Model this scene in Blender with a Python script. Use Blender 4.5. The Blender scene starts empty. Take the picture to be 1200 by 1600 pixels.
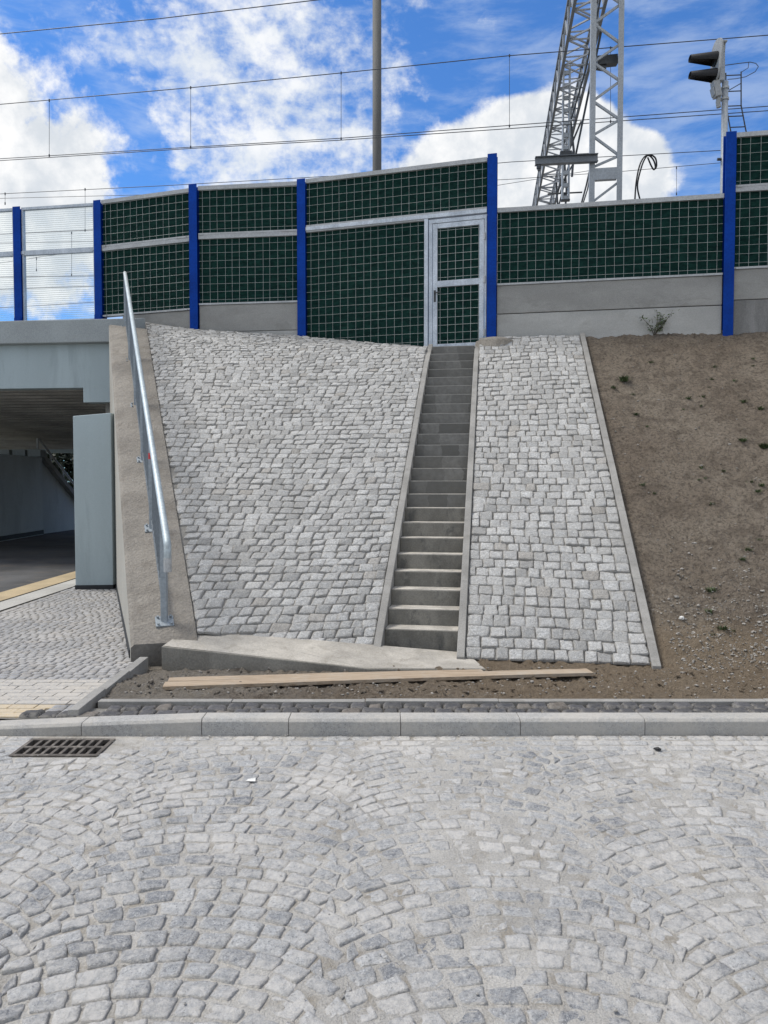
import bpy, math, random
import numpy as np
from mathutils import Vector, noise as mn
R = math.radians
rnd = random.Random(7)
C = bpy.context.scene.collection
FPX, PITCH, CZ = 1155.56, math.atan(45/1155.56), 1.75
cp, sp = math.cos(PITCH), math.sin(PITCH)

def at(x, y, Y):
    """world point seen at photo pixel x,y lying at distance Y"""
    a, b = (x-600)/FPX, (800-y)/FPX
    s = Y/(cp+b*sp)
    return Vector((a*s, Y, CZ+s*(b*cp-sp)))
def gz(x, y, z):
    a, b = (x-600)/FPX, (800-y)/FPX
    s = (z-CZ)/(b*cp-sp)
    return Vector((a*s, s*(cp+b*sp), z))

# ------------------------------------------------------------------ objects
def tag(o, label=None, cat=None, group=None, kind=None):
    if label: o['label'] = label
    if cat: o['category'] = cat
    if group: o['group'] = group
    if kind: o['kind'] = kind
    return o
def empty(name, loc, label, cat, group=None):
    o = bpy.data.objects.new(name, None); C.objects.link(o)
    o.location = loc; o.empty_display_size = .1
    return tag(o, label, cat, group)
def org(o):
    v = Vector((0, 0, 0))
    while o is not None: v += o.location; o = o.parent
    return v

class MB:
    def __init__(s): s.v = []; s.f = []
    def add(s, vs, fs):
        n = len(s.v); s.v += [tuple(v) for v in vs]; s.f += [tuple(i+n for i in f) for f in fs]
    def hexa(s, p):   # 8 points: bottom 4 (ccw from above), top 4
        s.add(p, [(3,2,1,0), (4,5,6,7), (0,1,5,4), (1,2,6,5), (2,3,7,6), (3,0,4,7)])
    def box(s, x0, x1, y0, y1, z0, z1):
        s.hexa([(x0,y0,z0),(x1,y0,z0),(x1,y1,z0),(x0,y1,z0),(x0,y0,z1),(x1,y0,z1),(x1,y1,z1),(x0,y1,z1)])
    def prism(s, poly, vec):      # planar polygon extruded along vec
        n = len(poly); vec = Vector(vec); p = [Vector(q) for q in poly]
        nrm = Vector((0,0,0))
        for i in range(n): nrm += p[i].cross(p[(i+1) % n])
        if nrm.dot(vec) < 0: p = p[::-1]
        s.add(p+[q+vec for q in p], [tuple(range(n))[::-1], tuple(range(n, 2*n))]+[(i, (i+1) % n, n+(i+1) % n, n+i) for i in range(n)])
    def tube(s, pts, r, n=8, r2=None):
        pts = [Vector(p) for p in pts]; m = len(pts); vs = []; fs = []
        up = None
        for i, p in enumerate(pts):
            t = (pts[min(i+1, m-1)]-pts[max(i-1, 0)]).normalized()
            if up is None:
                up = Vector((0,0,1)) if abs(t.z) < .9 else Vector((1,0,0))
            a = t.cross(up).normalized(); b = a.cross(t).normalized(); up = b
            rr = r if r2 is None else r+(r2-r)*i/(m-1)
            for k in range(n):
                q = 2*math.pi*k/n
                vs.append(p+a*math.cos(q)*rr+b*math.sin(q)*rr)
        for i in range(m-1):
            for k in range(n):
                k2 = (k+1) % n
                fs.append((i*n+k, i*n+k2, (i+1)*n+k2, (i+1)*n+k))
        fs.append(tuple(range(n))[::-1]); fs.append(tuple((m-1)*n+k for k in range(n)))
        s.add(vs, fs)
    def bar(s, a, b, w, d, up=(0,0,1)):   # rectangular bar
        a, b = Vector(a), Vector(b); t = (b-a).normalized(); up = Vector(up)
        if abs(t.dot(up)) > .95: up = Vector((0,1,0))
        x = t.cross(up).normalized()*w/2; y = x.cross(t).normalized()*d/2
        s.hexa([a-x-y, a+x-y, b+x-y, b-x-y, a-x+y, a+x+y, b+x+y, b-x+y])
    def build(s, name, mat, parent=None, loc=None, smooth=False, bevel=0, label=None):
        o0 = org(parent) if parent is not None else (Vector(loc) if loc is not None else Vector((0,0,0)))
        me = bpy.data.meshes.new(name)
        me.from_pydata([(v[0]-o0.x, v[1]-o0.y, v[2]-o0.z) for v in s.v], [], s.f)
        me.materials.append(mat)
        if smooth: me.polygons.foreach_set('use_smooth', [True]*len(me.polygons))
        me.update()
        o = bpy.data.objects.new(name, me); C.objects.link(o)
        if parent is not None: o.parent = parent
        else: o.location = o0
        if bevel:
            m = o.modifiers.new('bevel', 'BEVEL'); m.width = bevel; m.segments = 2; m.limit_method = 'ANGLE'; m.angle_limit = R(40)
        if label: o['label'] = label
        return o

class Fr:
    """frame of a fence bay: u along, w towards the viewer, z up"""
    def __init__(s, P, Q):
        s.o = Vector((P.x, P.y, 0)); d = Vector((Q.x-P.x, Q.y-P.y, 0)); s.L = d.length; s.u = d.normalized()
        s.w = Vector((s.u.y, -s.u.x, 0))
    def p(s, u, w, z): return s.o+s.u*u+s.w*w+Vector((0,0,z))
    def box(s, mb, u0, u1, w0, w1, z0, z1):
        mb.hexa([s.p(u0,w1,z0), s.p(u1,w1,z0), s.p(u1,w0,z0), s.p(u0,w0,z0), s.p(u0,w1,z1), s.p(u1,w1,z1), s.p(u1,w0,z1), s.p(u0,w0,z1)])

# ---------------------------------------------------------------- materials
class NT:
    def __init__(s, tree): s.t = tree; s.n = tree.nodes; s.l = tree.links
    def new(s, typ, **kw):
        n = s.n.new(typ)
        for k, v in kw.items(): setattr(n, k, v)
        return n
    def put(s, sock, v):
        if isinstance(v, bpy.types.NodeSocket): s.l.new(v, sock)
        elif v is not None:
            if sock.type == 'RGBA' and len(v) == 3: v = (*v, 1)
            sock.default_value = v
    def math(s, op, a, b=None, c=None, clamp=False):
        n = s.new('ShaderNodeMath', operation=op, use_clamp=clamp)
        s.put(n.inputs[0], a)
        if b is not None: s.put(n.inputs[1], b)
        if c is not None: s.put(n.inputs[2], c)
        return n.outputs[0]
    def vmath(s, op, a, b=None, out=0):
        n = s.new('ShaderNodeVectorMath', operation=op)
        s.put(n.inputs[0], a)
        if b is not None: s.put(n.inputs[1], b)
        return n.outputs[out]
    def noise(s, vec, scale, detail=4, rough=.55, dist=0):
        n = s.new('ShaderNodeTexNoise'); n.inputs['Scale'].default_value = scale
        n.inputs['Detail'].default_value = detail; n.inputs['Roughness'].default_value = rough
        n.inputs['Distortion'].default_value = dist
        s.put(n.inputs['Vector'], vec); return n.outputs['Fac']
    def step(s, v, a, b, o0=0., o1=1.):
        n = s.new('ShaderNodeMapRange', interpolation_type='SMOOTHSTEP')
        s.put(n.inputs[0], v)
        for i, k in zip((1,2,3,4), (a,b,o0,o1)): s.put(n.inputs[i], k)
        return n.outputs[0]
    def mix(s, f, a, b, blend='MIX'):
        n = s.new('ShaderNodeMix', data_type='RGBA', blend_type=blend)
        s.put(n.inputs[0], f); s.put(n.inputs[6], a); s.put(n.inputs[7], b); return n.outputs[2]
    def mapping(s, vec, scale=(1,1,1), rot=(0,0,0), loc=(0,0,0)):
        n = s.new('ShaderNodeMapping'); s.put(n.inputs[0], vec)
        n.inputs['Scale'].default_value = scale; n.inputs['Rotation'].default_value = rot; n.inputs['Location'].default_value = loc
        return n.outputs[0]
def newmat(name):
    m = bpy.data.materials.new(name); m.use_nodes = True
    t = NT(m.node_tree); t.n.clear()
    b = t.new('ShaderNodeBsdfPrincipled'); o = t.new('ShaderNodeOutputMaterial'); t.l.new(b.outputs[0], o.inputs[0])
    tc = t.new('ShaderNodeTexCoord'); t.co = tc.outputs['Object']; t.b = b; t.out = o
    return m, t
def bump(t, h, dist, strength=1.):
    n = t.new('ShaderNodeBump'); n.inputs['Distance'].default_value = dist; n.inputs['Strength'].default_value = strength
    t.put(n.inputs['Height'], h); t.put(t.b.inputs['Normal'], n.outputs[0])
def mul(c, k): return tuple(min(1, x*k) for x in c)

def mat_surface(name, col, var=.25, scale=1.5, fine=60, rough=.8, metal=0., bd=.002, tint2=None, stain=None, stain_amt=.5, stretch=(1,1,1), spec=.5, grain=.22):
    """general weathered surface: blotches, fine grain and bump"""
    m, t = newmat(name)
    v = t.mapping(t.co, scale=stretch)
    big = t.noise(v, scale, 5, .6); f = t.noise(t.co, fine, 4, .7)
    c = t.mix(t.step(big, .3, .7), mul(col, 1-var), mul(tint2 or col, 1+var))
    if stain: c = t.mix(t.math('MULTIPLY', t.step(t.noise(v, scale*2.3, 6, .65, .4), .5, .68), stain_amt), c, stain)
    c = t.mix(t.step(f, .35, .65), t.mix(grain, c, (0,0,0)), c)
    t.put(t.b.inputs['Base Color'], c); t.put(t.b.inputs['Roughness'], rough); t.put(t.b.inputs['Metallic'], metal)
    t.put(t.b.inputs['Specular IOR Level'], spec)
    if bd: bump(t, t.math('ADD', t.math('MULTIPLY', f, .6), t.math('MULTIPLY', t.noise(t.co, fine*.2, 4), .8)), bd)
    return m

def mat_granite(name, lo, hi, fleck=(.05,.05,.055), dust=None, dust_amt=.5, dust_scale=2.2, bd=.004, warm=(.33,.27,.2)):
    m, t = newmat(name)
    a = t.new('ShaderNodeAttribute', attribute_name='tint'); sep = t.new('ShaderNodeSeparateColor'); t.l.new(a.outputs['Color'], sep.inputs[0])
    tint, w = sep.outputs[0], sep.outputs[1]
    c = t.mix(tint, lo, hi)
    c = t.mix(t.step(w, .72, 1., 0, .45), c, warm)
    g = t.noise(t.co, 130, 4, .8)
    c = t.mix(t.step(g, .5, .62, 0, .6), c, mul(hi, 1.35))
    c = t.mix(t.step(t.noise(t.co, 95, 4, .75), .53, .62, 0, .6), c, fleck)
    c = t.mix(t.step(t.noise(t.co, 30, 5, .75), .35, .7, .45, 0), c, mul(lo, .6))
    if dust:
        d = t.noise(t.co, dust_scale, 6, .62); d2 = t.noise(t.co, 34, 5, .7)
        f = t.step(t.math('ADD', t.math('MULTIPLY', d, 1.), t.math('MULTIPLY', d2, .55)), .62, .95, 0, dust_amt)
        edge = t.math('MULTIPLY', sep.outputs[2], t.step(d2, .3, .6)); f = t.math('MAXIMUM', f, t.math('MULTIPLY', edge, .8))
        c = t.mix(f, c, dust)
    t.put(t.b.inputs['Base Color'], c); t.put(t.b.inputs['Roughness'], .82); t.put(t.b.inputs['Specular IOR Level'], .35)
    h = t.math('ADD', t.math('MULTIPLY', t.noise(t.co, 90, 5, .75), .35), t.noise(t.co, 24, 6, .72))
    bump(t, h, bd)
    return m

M = {}
M['slope'] = mat_granite('slope_granite', (.3,.3,.293), (.69,.69,.675), dust=(.4,.375,.335), dust_amt=.3, dust_scale=1.1, bd=.03)
M['road'] = mat_granite('road_granite', (.19,.202,.222), (.56,.56,.55), dust=(.6,.575,.535), dust_amt=.9, dust_scale=1.6, bd=.022)
M['path'] = mat_granite('path_granite', (.19,.195,.205), (.36,.365,.375), dust=(.46,.435,.4), dust_amt=.6, dust_scale=.9)
M['basalt'] = mat_granite('basalt', (.03,.032,.038), (.09,.09,.1), fleck=(.03,.03,.03), dust=(.3,.28,.25), dust_amt=.16, dust_scale=1.2, bd=.006)
M['paver'] = mat_granite('paver_grey', (.3,.297,.288), (.4,.392,.38), fleck=(.25,.25,.25), dust=(.5,.46,.4), dust_amt=.7, bd=.002)
M['paver_y'] = mat_granite('paver_yellow', (.45,.35,.2), (.6,.47,.28), fleck=(.35,.27,.17), dust=(.5,.44,.35), dust_amt=.6, bd=.002)
M['kerb'] = mat_granite('kerb_granite', (.35,.345,.33), (.43,.423,.405), fleck=(.12,.12,.12), dust=(.47,.44,.39), dust_amt=.6, dust_scale=2.5, bd=.005)
M['sand'] = mat_surface('joint_sand', (.58,.555,.51), .16, 2.2, 110, .95, bd=.03, stain=(.36,.315,.25), stain_amt=.75)
M['sand_lit_top'] = mat_surface('dusty_lit_concrete', (.44,.41,.36), .22, 2.4, 60, .95, bd=.01, stain=(.3,.275,.23), stain_amt=.6)  # sandy dust, made paler to add the light on the beam's top
M['joint'] = mat_surface('joint_mortar', (.25,.24,.22), .3, 2., 80, .95, bd=.01)
M['concrete'] = mat_surface('concrete', (.27,.255,.22), .25, 1.6, 60, .9, bd=.008, stain=(.2,.185,.16), stain_amt=.5)  # beam colour lowered to put shade on its front
M['conc_slab'] = mat_surface('slab_concrete', (.34,.335,.315), .14, .9, 90, .9, bd=.0015, stain=(.22,.215,.2), stain_amt=.45, stretch=(1,1,2))
M['conc_slab2'] = mat_surface('slab_concrete_pale', (.46,.455,.43), .12, .9, 90, .9, bd=.0015, stain=(.33,.32,.29), stain_amt=.45, stretch=(1,1,2))
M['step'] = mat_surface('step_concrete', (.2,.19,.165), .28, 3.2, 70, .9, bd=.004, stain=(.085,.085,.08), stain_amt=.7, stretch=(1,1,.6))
M['tread'] = mat_surface('dusty_lit_tread', (.45,.42,.37), .22, 5, 70, .95, bd=.003, stain=(.26,.24,.2), stain_amt=.6)  # tread dust, paled further so tops look lit above the risers
M['curb'] = mat_surface('curb_concrete', (.3,.29,.27), .15, 2.5, 90, .9, bd=.0015, stain=(.2,.19,.17))
M['rough'] = mat_surface('rough_concrete', (.285,.26,.225), .2, 1.3, 38, .95, bd=.04, stain=(.19,.165,.135), stain_amt=.45)
M['nose'] = mat_surface('nose_concrete', (.16,.15,.135), .2, 3, 45, .95, bd=.01)
M['rough_side'] = mat_surface('wall_side_cream', (.42,.40,.35), .08, 1.3, 60, .85, bd=.001)  # side face toned lighter than the wall top
M['bluegrey'] = mat_surface('painted_concrete', (.38,.45,.47), .07, .8, 50, .75, bd=.001, stain=(.31,.37,.39), stain_amt=.75, stretch=(1.6,1.6,.25), grain=.06)
M['cap'] = mat_surface('cap_concrete', (.36,.39,.395), .08, .9, 50, .8, bd=.001)
M['bluegrey_brightened'] = mat_surface('painted_concrete_brightened', (.62,.68,.7), .08, .8, 50, .75, bd=.001, stain=(.48,.53,.55), stain_amt=.5, stretch=(1,1,.35))  # bridge paint lightened to stand for light missing in the underpass
M['black'] = mat_surface('bitumen', (.02,.022,.025), .2, 3, 50, .7, bd=.001)
M['soffit'] = mat_surface('corrugated_steel', (.34,.33,.31), .25, .8, 30, .55, .1, bd=.0008)
M['girder'] = mat_surface('dark_girder', (.16,.18,.19), .1, 1, 40, .7, bd=.001)
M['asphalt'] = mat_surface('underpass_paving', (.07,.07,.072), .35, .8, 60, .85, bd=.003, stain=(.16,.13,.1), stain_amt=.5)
M['ribbon'] = mat_surface('pale_paving', (.42,.41,.38), .12, 1.5, 60, .85, bd=.002)
M['yellow'] = mat_surface('tactile_paving', (.42,.33,.2), .15, 1.5, 60, .85, bd=.003)
M['blue'] = mat_surface('blue_paint', (.001,.042,.29), .14, 1.2, 30, .55, bd=.0004, tint2=(.001,.05,.34), spec=.12)
M['galv'] = mat_surface('galvanised', (.52,.57,.62), .13, 4, 40, .48, .45, bd=.0004, tint2=(.6,.64,.68), stretch=(1,1,.5))
M['mesh'] = mat_surface('mesh_wire', (.56,.6,.58), .1, 3, 40, .5, .1, bd=0)
M['galv_dull'] = mat_surface('galvanised_dull', (.47,.48,.48), .1, 3, 40, .55, .3, bd=.0004)
M['rail'] = mat_surface('tube_rail', (.46,.52,.54), .1, 3, 30, .58, .35, bd=0)
M['post_steel'] = mat_surface('post_steel', (.32,.36,.39), .08, 3, 30, .5, .3, bd=0)
M['bars'] = mat_surface('railing_bar', (.2,.225,.245), .08, 3, 30, .45, .5, bd=0)
M['mast'] = mat_surface('mast_paint', (.42,.445,.465), .07, 2, 30, .55, .1, bd=0)
M['lace'] = mat_surface('lacing_steel', (.38,.4,.42), .1, 2, 30, .55, .2, bd=0)
M['truss'] = mat_surface('truss_steel', (.2,.215,.23), .12, 2, 30, .55, .3, bd=0)
M['dark'] = mat_surface('dark_steel', (.06,.065,.07), .15, 2, 30, .5, .2, bd=0)
M['wire'] = mat_surface('wire_metal', (.045,.05,.06), .1, 2, 30, .6, .2, bd=0)
M['hood'] = mat_surface('hood_black', (.012,.012,.014), .1, 2, 30, .6, 0, bd=0)
M['sigbox'] = mat_surface('signal_grey', (.4,.41,.41), .1, 2, 30, .6, 0, bd=0)
M['pole'] = mat_surface('spun_concrete', (.13,.127,.12), .15, 1.5, 50, .85, bd=.001, stretch=(3,3,.4))
M['dirt'] = None
M['red'] = mat_surface('red_plastic', (.6,.05,.06), .1, 3, 40, .5, bd=0)
M['chalk'] = mat_surface('green_spray', (.45,.62,.35), .1, 9, 60, .9, bd=0)
M['paper'] = mat_surface('paper_white', (.75,.74,.7), .05, 9, 60, .9, bd=0)
M['rubber'] = mat_surface('black_rubber', (.012,.012,.013), .1, 9, 60, .6, bd=0)
M['ballast'] = mat_surface('ballast', (.25,.24,.22), .3, 3, 30, .95, bd=.02)
M['earth'] = mat_surface('far_ground', (.16,.15,.11), .3, .3, 12, .95, bd=.01)
M['leaf'] = mat_surface('weed_leaf', (.055,.085,.025), .35, 20, 80, .6, bd=0)
M['leafy'] = mat_surface('shaded_tree_leaf', (.014,.024,.01), .35, 2, 40, .6, bd=0)  # leaf green darkened to hold the trees' shade
M['bark'] = mat_surface('bark', (.1,.08,.06), .3, 5, 40, .9, bd=.004)

def mat_damp():
    m, t = newmat('damp_step_concrete')
    s = t.new('ShaderNodeSeparateXYZ'); t.put(s.inputs[0], t.co)
    wob = t.math('MULTIPLY', t.noise(t.co, 9, 4, .6), .5)
    fx = t.math('FLOOR', t.math('ADD', t.math('MULTIPLY', s.outputs[0], 4.1), wob)); fz = t.math('FLOOR', t.math('MULTIPLY', s.outputs[2], 5.882))
    cb_ = t.new('ShaderNodeCombineXYZ'); t.put(cb_.inputs[0], fx); t.put(cb_.inputs[2], fz)
    wn = t.new('ShaderNodeTexWhiteNoise'); t.put(wn.inputs['Vector'], cb_.outputs[0])
    n = t.noise(t.co, 14, 5, .65)
    c = t.mix(wn.outputs['Value'], (.125,.122,.112), (.215,.21,.195))
    c = t.mix(t.step(n, .3, .7, .5, 0), c, (.1,.097,.085))
    t.put(t.b.inputs['Base Color'], c); t.put(t.b.inputs['Roughness'], .85); bump(t, n, .004)
    return m
M['damp'] = mat_damp()
def mat_dirt():
    m, t = newmat('loose_dirt')
    big = t.noise(t.co, .55, 5, .6); mid = t.noise(t.co, 4, 6, .65); f = t.noise(t.co, 60, 5, .75)
    c = t.mix(t.step(big, .35, .65), (.3,.245,.19), (.4,.34,.27))
    c = t.mix(t.step(mid, .45, .65, 0, .65), c, (.19,.155,.122))
    c = t.mix(t.step(t.noise(t.co, 24, 6, .8), .36, .56, .7, 0), c, (.085,.07,.057))
    c = t.mix(t.step(t.noise(t.co, 150, 2, .5), .64, .7, 0, .7), c, (.42,.4,.36))
    # ochre sand lies on the flat strip, grey dust at its left end
    s = t.new('ShaderNodeSeparateXYZ'); t.put(s.inputs[0], t.co)
    flat = t.math('MULTIPLY', t.step(s.outputs[2], .5, .2), t.step(t.math('ADD', s.outputs[0], t.math('MULTIPLY', mid, 2)), 0., 2.6))
    c = t.mix(t.math('MULTIPLY', flat, .7), c, (.38,.295,.205))
    grey = t.math('MULTIPLY', t.step(t.math('ADD', s.outputs[0], t.math('MULTIPLY', mid, 2.5)), 1., -.6), t.step(s.outputs[2], .5, .2))
    c = t.mix(t.math('MULTIPLY', grey, .65), c, (.42,.385,.335))
    t.put(t.b.inputs['Base Color'], c); t.put(t.b.inputs['Roughness'], 1.); t.put(t.b.inputs['Specular IOR Level'], .1)
    bump(t, t.math('ADD', t.math('MULTIPLY', f, .8), t.math('ADD', mid, t.math('ADD', t.noise(t.co, 18, 6, .8), t.noise(t.mapping(t.co, scale=(5,1.1,1.1), rot=(0,0,R(9))), 1.5, 5, .6)))), .11)
    return m
M['dirt'] = mat_dirt()

def mat_absorber():
    m, t = newmat('green_absorber')
    n1 = t.noise(t.mapping(t.co, scale=(1,1,2.2)), 7, 4, .6); f = t.noise(t.co, 120, 3, .7)
    c = t.mix(t.step(n1, .3, .7), (.005,.028,.024), (.012,.058,.046))
    c = t.mix(t.step(f, .35, .7, .4, 0), c, (.002,.006,.007))
    t.put(t.b.inputs['Base Color'], c); t.put(t.b.inputs['Roughness'], .9); t.put(t.b.inputs['Specular IOR Level'], .12)
    bump(t, t.math('ADD', n1, t.math('MULTIPLY', f, .3)), .05)
    return m
M['absorb'] = mat_absorber()
def mat_wood():
    m, t = newmat('raw_timber')
    g = t.noise(t.mapping(t.co, scale=(1.2,28,28), rot=(0,0,R(-7))), 3, 6, .65, .5)
    c = t.mix(t.step(g, .3, .7), (.25,.18,.12), (.45,.36,.26))
    c = t.mix(t.step(t.noise(t.co, 3, 6, .7), .45, .7, 0, .6), c, (.4,.36,.3))
    t.put(t.b.inputs['Base Color'], c); t.put(t.b.inputs['Roughness'], .85); bump(t, g, .004)
    return m
M['wood'] = mat_wood()
def mat_pane():
    m, t = newmat('acrylic_pane')
    s = t.new('ShaderNodeSeparateXYZ'); t.put(s.inputs[0], t.co)
    w = t.math('SINE', t.math('MULTIPLY', s.outputs[2], 2*math.pi/.042))
    f = t.step(w, .3, .95, .04, .3)
    tr = t.new('ShaderNodeBsdfTransparent'); tr.inputs[0].default_value = (.96,.98,.98,1)
    t.put(t.b.inputs['Base Color'], (.7,.74,.76)); t.put(t.b.inputs['Roughness'], .35)
    mx = t.new('ShaderNodeMixShader'); t.put(mx.inputs[0], f); t.l.new(tr.outputs[0], mx.inputs[1]); t.l.new(t.b.outputs[0], mx.inputs[2])
    t.l.new(mx.outputs[0], t.out.inputs[0])
    return m
M['pane'] = mat_pane()

# ------------------------------------------------------------------- stones
class Stones:
    def __init__(s, k, seed):
        s.k = np.array(k); s.vs = []; s.tint = []; s.n = 0; s.rg = np.random.RandomState(seed)
        K = len(k); S, T = np.meshgrid(s.k, s.k, indexing='ij'); s.S, s.T = S, T; s.K = K
        q = []
        for i in range(K-1):
            for j in range(K-1): q.append((i*K+j, (i+1)*K+j, (i+1)*K+j+1, i*K+j+1))
        s.q = np.array(q); s.fs = []
    def add(s, c, h, nrm=(0,0,1), depth=.03, rough=.004, round_=.3, tilt=.0, tint=None, warm=None, prof=7):
        """c: four corners (ccw seen from the normal side) on the surface; h: how far the stone stands proud"""
        S, T, rg = s.S, s.T, s.rg
        jit = rg.uniform(-1, 1, (2, 4))
        Sr = S*(1-round_*.5*T*T*np.abs(S)); Tr = T*(1-round_*.5*S*S*np.abs(T))
        e = np.maximum(np.abs(S), np.abs(T))
        ang = np.arctan2(T, S); wob = sum(rg.uniform(-.035, .035)*np.sin(k*ang+rg.uniform(0, 6.3)) for k in (2,3,5,7))
        Sr = Sr*(1+wob*e*e); Tr = Tr*(1+wob*e*e)
        u = (Sr+1)/2; v = (Tr+1)/2
        c = [np.array(q, float) for q in c]
        P = (c[0][None,None]*((1-u)*(1-v))[...,None]+c[1][None,None]*(u*(1-v))[...,None]+c[2][None,None]*(u*v)[...,None]+c[3][None,None]*((1-u)*v)[...,None])
        z = h*(1-.6*e**prof)+rg.uniform(-1, 1, S.shape)*rough*(e < .99)
        z = z+tilt*(rg.uniform(-1,1)*S+rg.uniform(-1,1)*T)
        z = np.where(e > .99, -depth, z)
        P = P+np.array(nrm)[None,None]*z[...,None]
        s.vs.append(P.reshape(-1, 3)); s.fs.append(s.q+s.n); s.n += s.K*s.K
        t0 = rg.uniform(0, 1) if tint is None else tint; w0 = rg.uniform(0, 1) if warm is None else warm
        edge = np.clip((e-.6)/.4, 0, 1).reshape(-1)
        tt = np.ones((s.K*s.K, 4)); tt[:,0] = t0; tt[:,1] = w0; tt[:,2] = edge; s.tint.append(tt)
    def build(s, name, mat, parent=None, kind=None, smooth=True):
        V = np.concatenate(s.vs); F = np.concatenate(s.fs)
        if parent is not None: V = V-np.array(org(parent))
        me = bpy.data.meshes.new(name); me.vertices.add(len(V)); me.vertices.foreach_set('co', V.astype(np.float32).ravel())
        me.loops.add(F.size); me.loops.foreach_set('vertex_index', F.astype(np.int32).ravel())
        me.polygons.add(len(F)); me.polygons.foreach_set('loop_start', np.arange(0, F.size, 4, dtype=np.int32)); me.polygons.foreach_set('loop_total', np.full(len(F), 4, np.int32))
        me.update(calc_edges=True)
        me.polygons.foreach_set('use_smooth', [smooth]*len(F))
        a = me.attributes.new('tint', 'FLOAT_COLOR', 'POINT'); a.data.foreach_set('color', np.concatenate(s.tint).astype(np.float32).ravel())
        me.materials.append(mat); o = bpy.data.objects.new(name, me); C.objects.link(o)
        if parent is not None: o.parent = parent
        if kind: o['kind'] = kind
        return o
K8 = [-1,-.965,-.75,-.28,.28,.75,.965,1]; K6 = [-1,-.94,-.45,.45,.94,1]

def sheet(name, poly_z, mat, kind='structure'):
    mb = MB(); n = len(poly_z); mb.add(poly_z, [tuple(range(n))]); o = mb.build(name, mat); o['kind'] = kind; return o
def grid(name, xs, ys, fz, mat, kind='structure', smooth=True, hole=None):
    V = [(x, y, fz(x, y)) for y in ys for x in xs]; nx = len(xs)
    F = [(j*nx+i, j*nx+i+1, (j+1)*nx+i+1, (j+1)*nx+i) for j in range(len(ys)-1) for i in range(nx-1) if not (hole and hole[0] < (xs[i]+xs[i+1])/2 < hole[1] and hole[2] < (ys[j]+ys[j+1])/2 < hole[3])]
    mb = MB(); mb.v = V; mb.f = F; o = mb.build(name, mat, smooth=smooth); o['kind'] = kind; return o

# ---------------------------------------------- embankment coordinate system
S0 = Vector((.38, 7.5)); rr = Vector((.147, .989)).normalized(); ww = Vector((rr.y, -rr.x))
def ab(X, Y): d = Vector((X, Y))-S0; return d.dot(rr), d.dot(ww)
def XY(a, b): p = S0+rr*a+ww*b; return p.x, p.y
STEP_R, STEP_T, Z0 = .17, .247, .084
SL = STEP_R/STEP_T
def zs(a): return Z0+STEP_R+SL*a
# barrier posts (plan)
D = 13.4
post_px = dict(z=(-96, 1.185, 335, 502), a=(31, 1.164, 325, 500), b=(156.5, 1.143, 315, 497), c=(305, 1.094, 290, 520), d=(473, 1.075, 282, 528), e=(769, 1.0, 243, 532), f=(1138, .947, 209, 515))
PP = {}
for k, (x, fct, yt, yb) in post_px.items():
    Y = D*fct; q = at(x, (yt+yb)/2, Y); PP[k] = (Vector((q.x, Y, 0)), at(x, yt, Y).z, at(x, yb, Y).z)
dfe = (PP['f'][0]-PP['e'][0])
PP['g'] = (PP['f'][0]+dfe, PP['f'][1], PP['f'][2]); PP['h'] = (PP['f'][0]+dfe*2, PP['f'][1], PP['f'][2])
order = ['z','a','b','c','d','e','f','g','h']
fence_ab = [ab(PP[k][0].x, PP[k][0].y) for k in order]
def atop(b):
    for (a0, b0), (a1, b1) in zip(fence_ab, fence_ab[1:]):
        if b <= b1: return a0+(a1-a0)*(b-b0)/(b1-b0)
    return fence_ab[-1][0]
HW = .375; CW = .08; BC = -HW-CW       # stair half width, curb width, left curb outer line
# wing wall top
WL0, WR0 = Vector((-2.36, 6.84, .245)), Vector((-1.77, 6.98, .25))
WL1, WR1 = at(170, 507, 14.75), at(229, 514, 14.45)
w0a, w0b = ab(WR0.x, WR0.y); w1a, w1b = ab(WR1.x, WR1.y)
def bwall(a): return w0b+(w1b-w0b)*(a-w0a)/(w1a-w0a)
def wz(a): return WR0.z+(WR1.z-WR0.z)*(a-w0a)/(w1a-w0a)
def zflat(a): return zs(a) if a < 5.6 else zs(5.6)+(a-5.6)*.25
def zleft(a, b):
    t = (b-BC)/(bwall(a)-BC); t = min(max(t, 0), 1.2)
    # gentle cone bulge between the two edges
    return zflat(a)*(1-t)+(wz(a)-.03)*t
def amin(b):
    t = (b-BC)/(w0b-BC); return -.28+(w0a+.16+.28)*t
AR0 = -.3

# ---------------------------------------------------------------- camera, world
cam = bpy.data.cameras.new('camera'); co = bpy.data.objects.new('camera', cam); C.objects.link(co)
co.location = (0, 0, CZ); co.rotation_euler = (math.pi/2-PITCH, 0, 0)
cam.sensor_fit = 'VERTICAL'; cam.sensor_height = 36; cam.lens = 26; cam.clip_end = 3000; cam.clip_start = .05
sc = bpy.context.scene; sc.camera = co
sc.view_settings.view_transform = 'Standard'; sc.view_settings.look = 'None'; sc.view_settings.gamma = 1
sc.view_settings.exposure = .4
SUN_EL, SUN_AZ = R(58), R(-74)    # azimuth from +Y towards +X (negative: left)
sun = bpy.data.lights.new('sun', 'SUN'); so = bpy.data.objects.new('sun', sun); C.objects.link(so)
sun.energy = 2.6; sun.angle = R(20); sun.color = (1, .95, .87)
sd = Vector((math.sin(SUN_AZ)*math.cos(SUN_EL), math.cos(SUN_AZ)*math.cos(SUN_EL), math.sin(SUN_EL)))
so.rotation_euler = (-sd).to_track_quat('-Z', 'Y').to_euler(); so.location = (-10, -5, 30)

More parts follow.
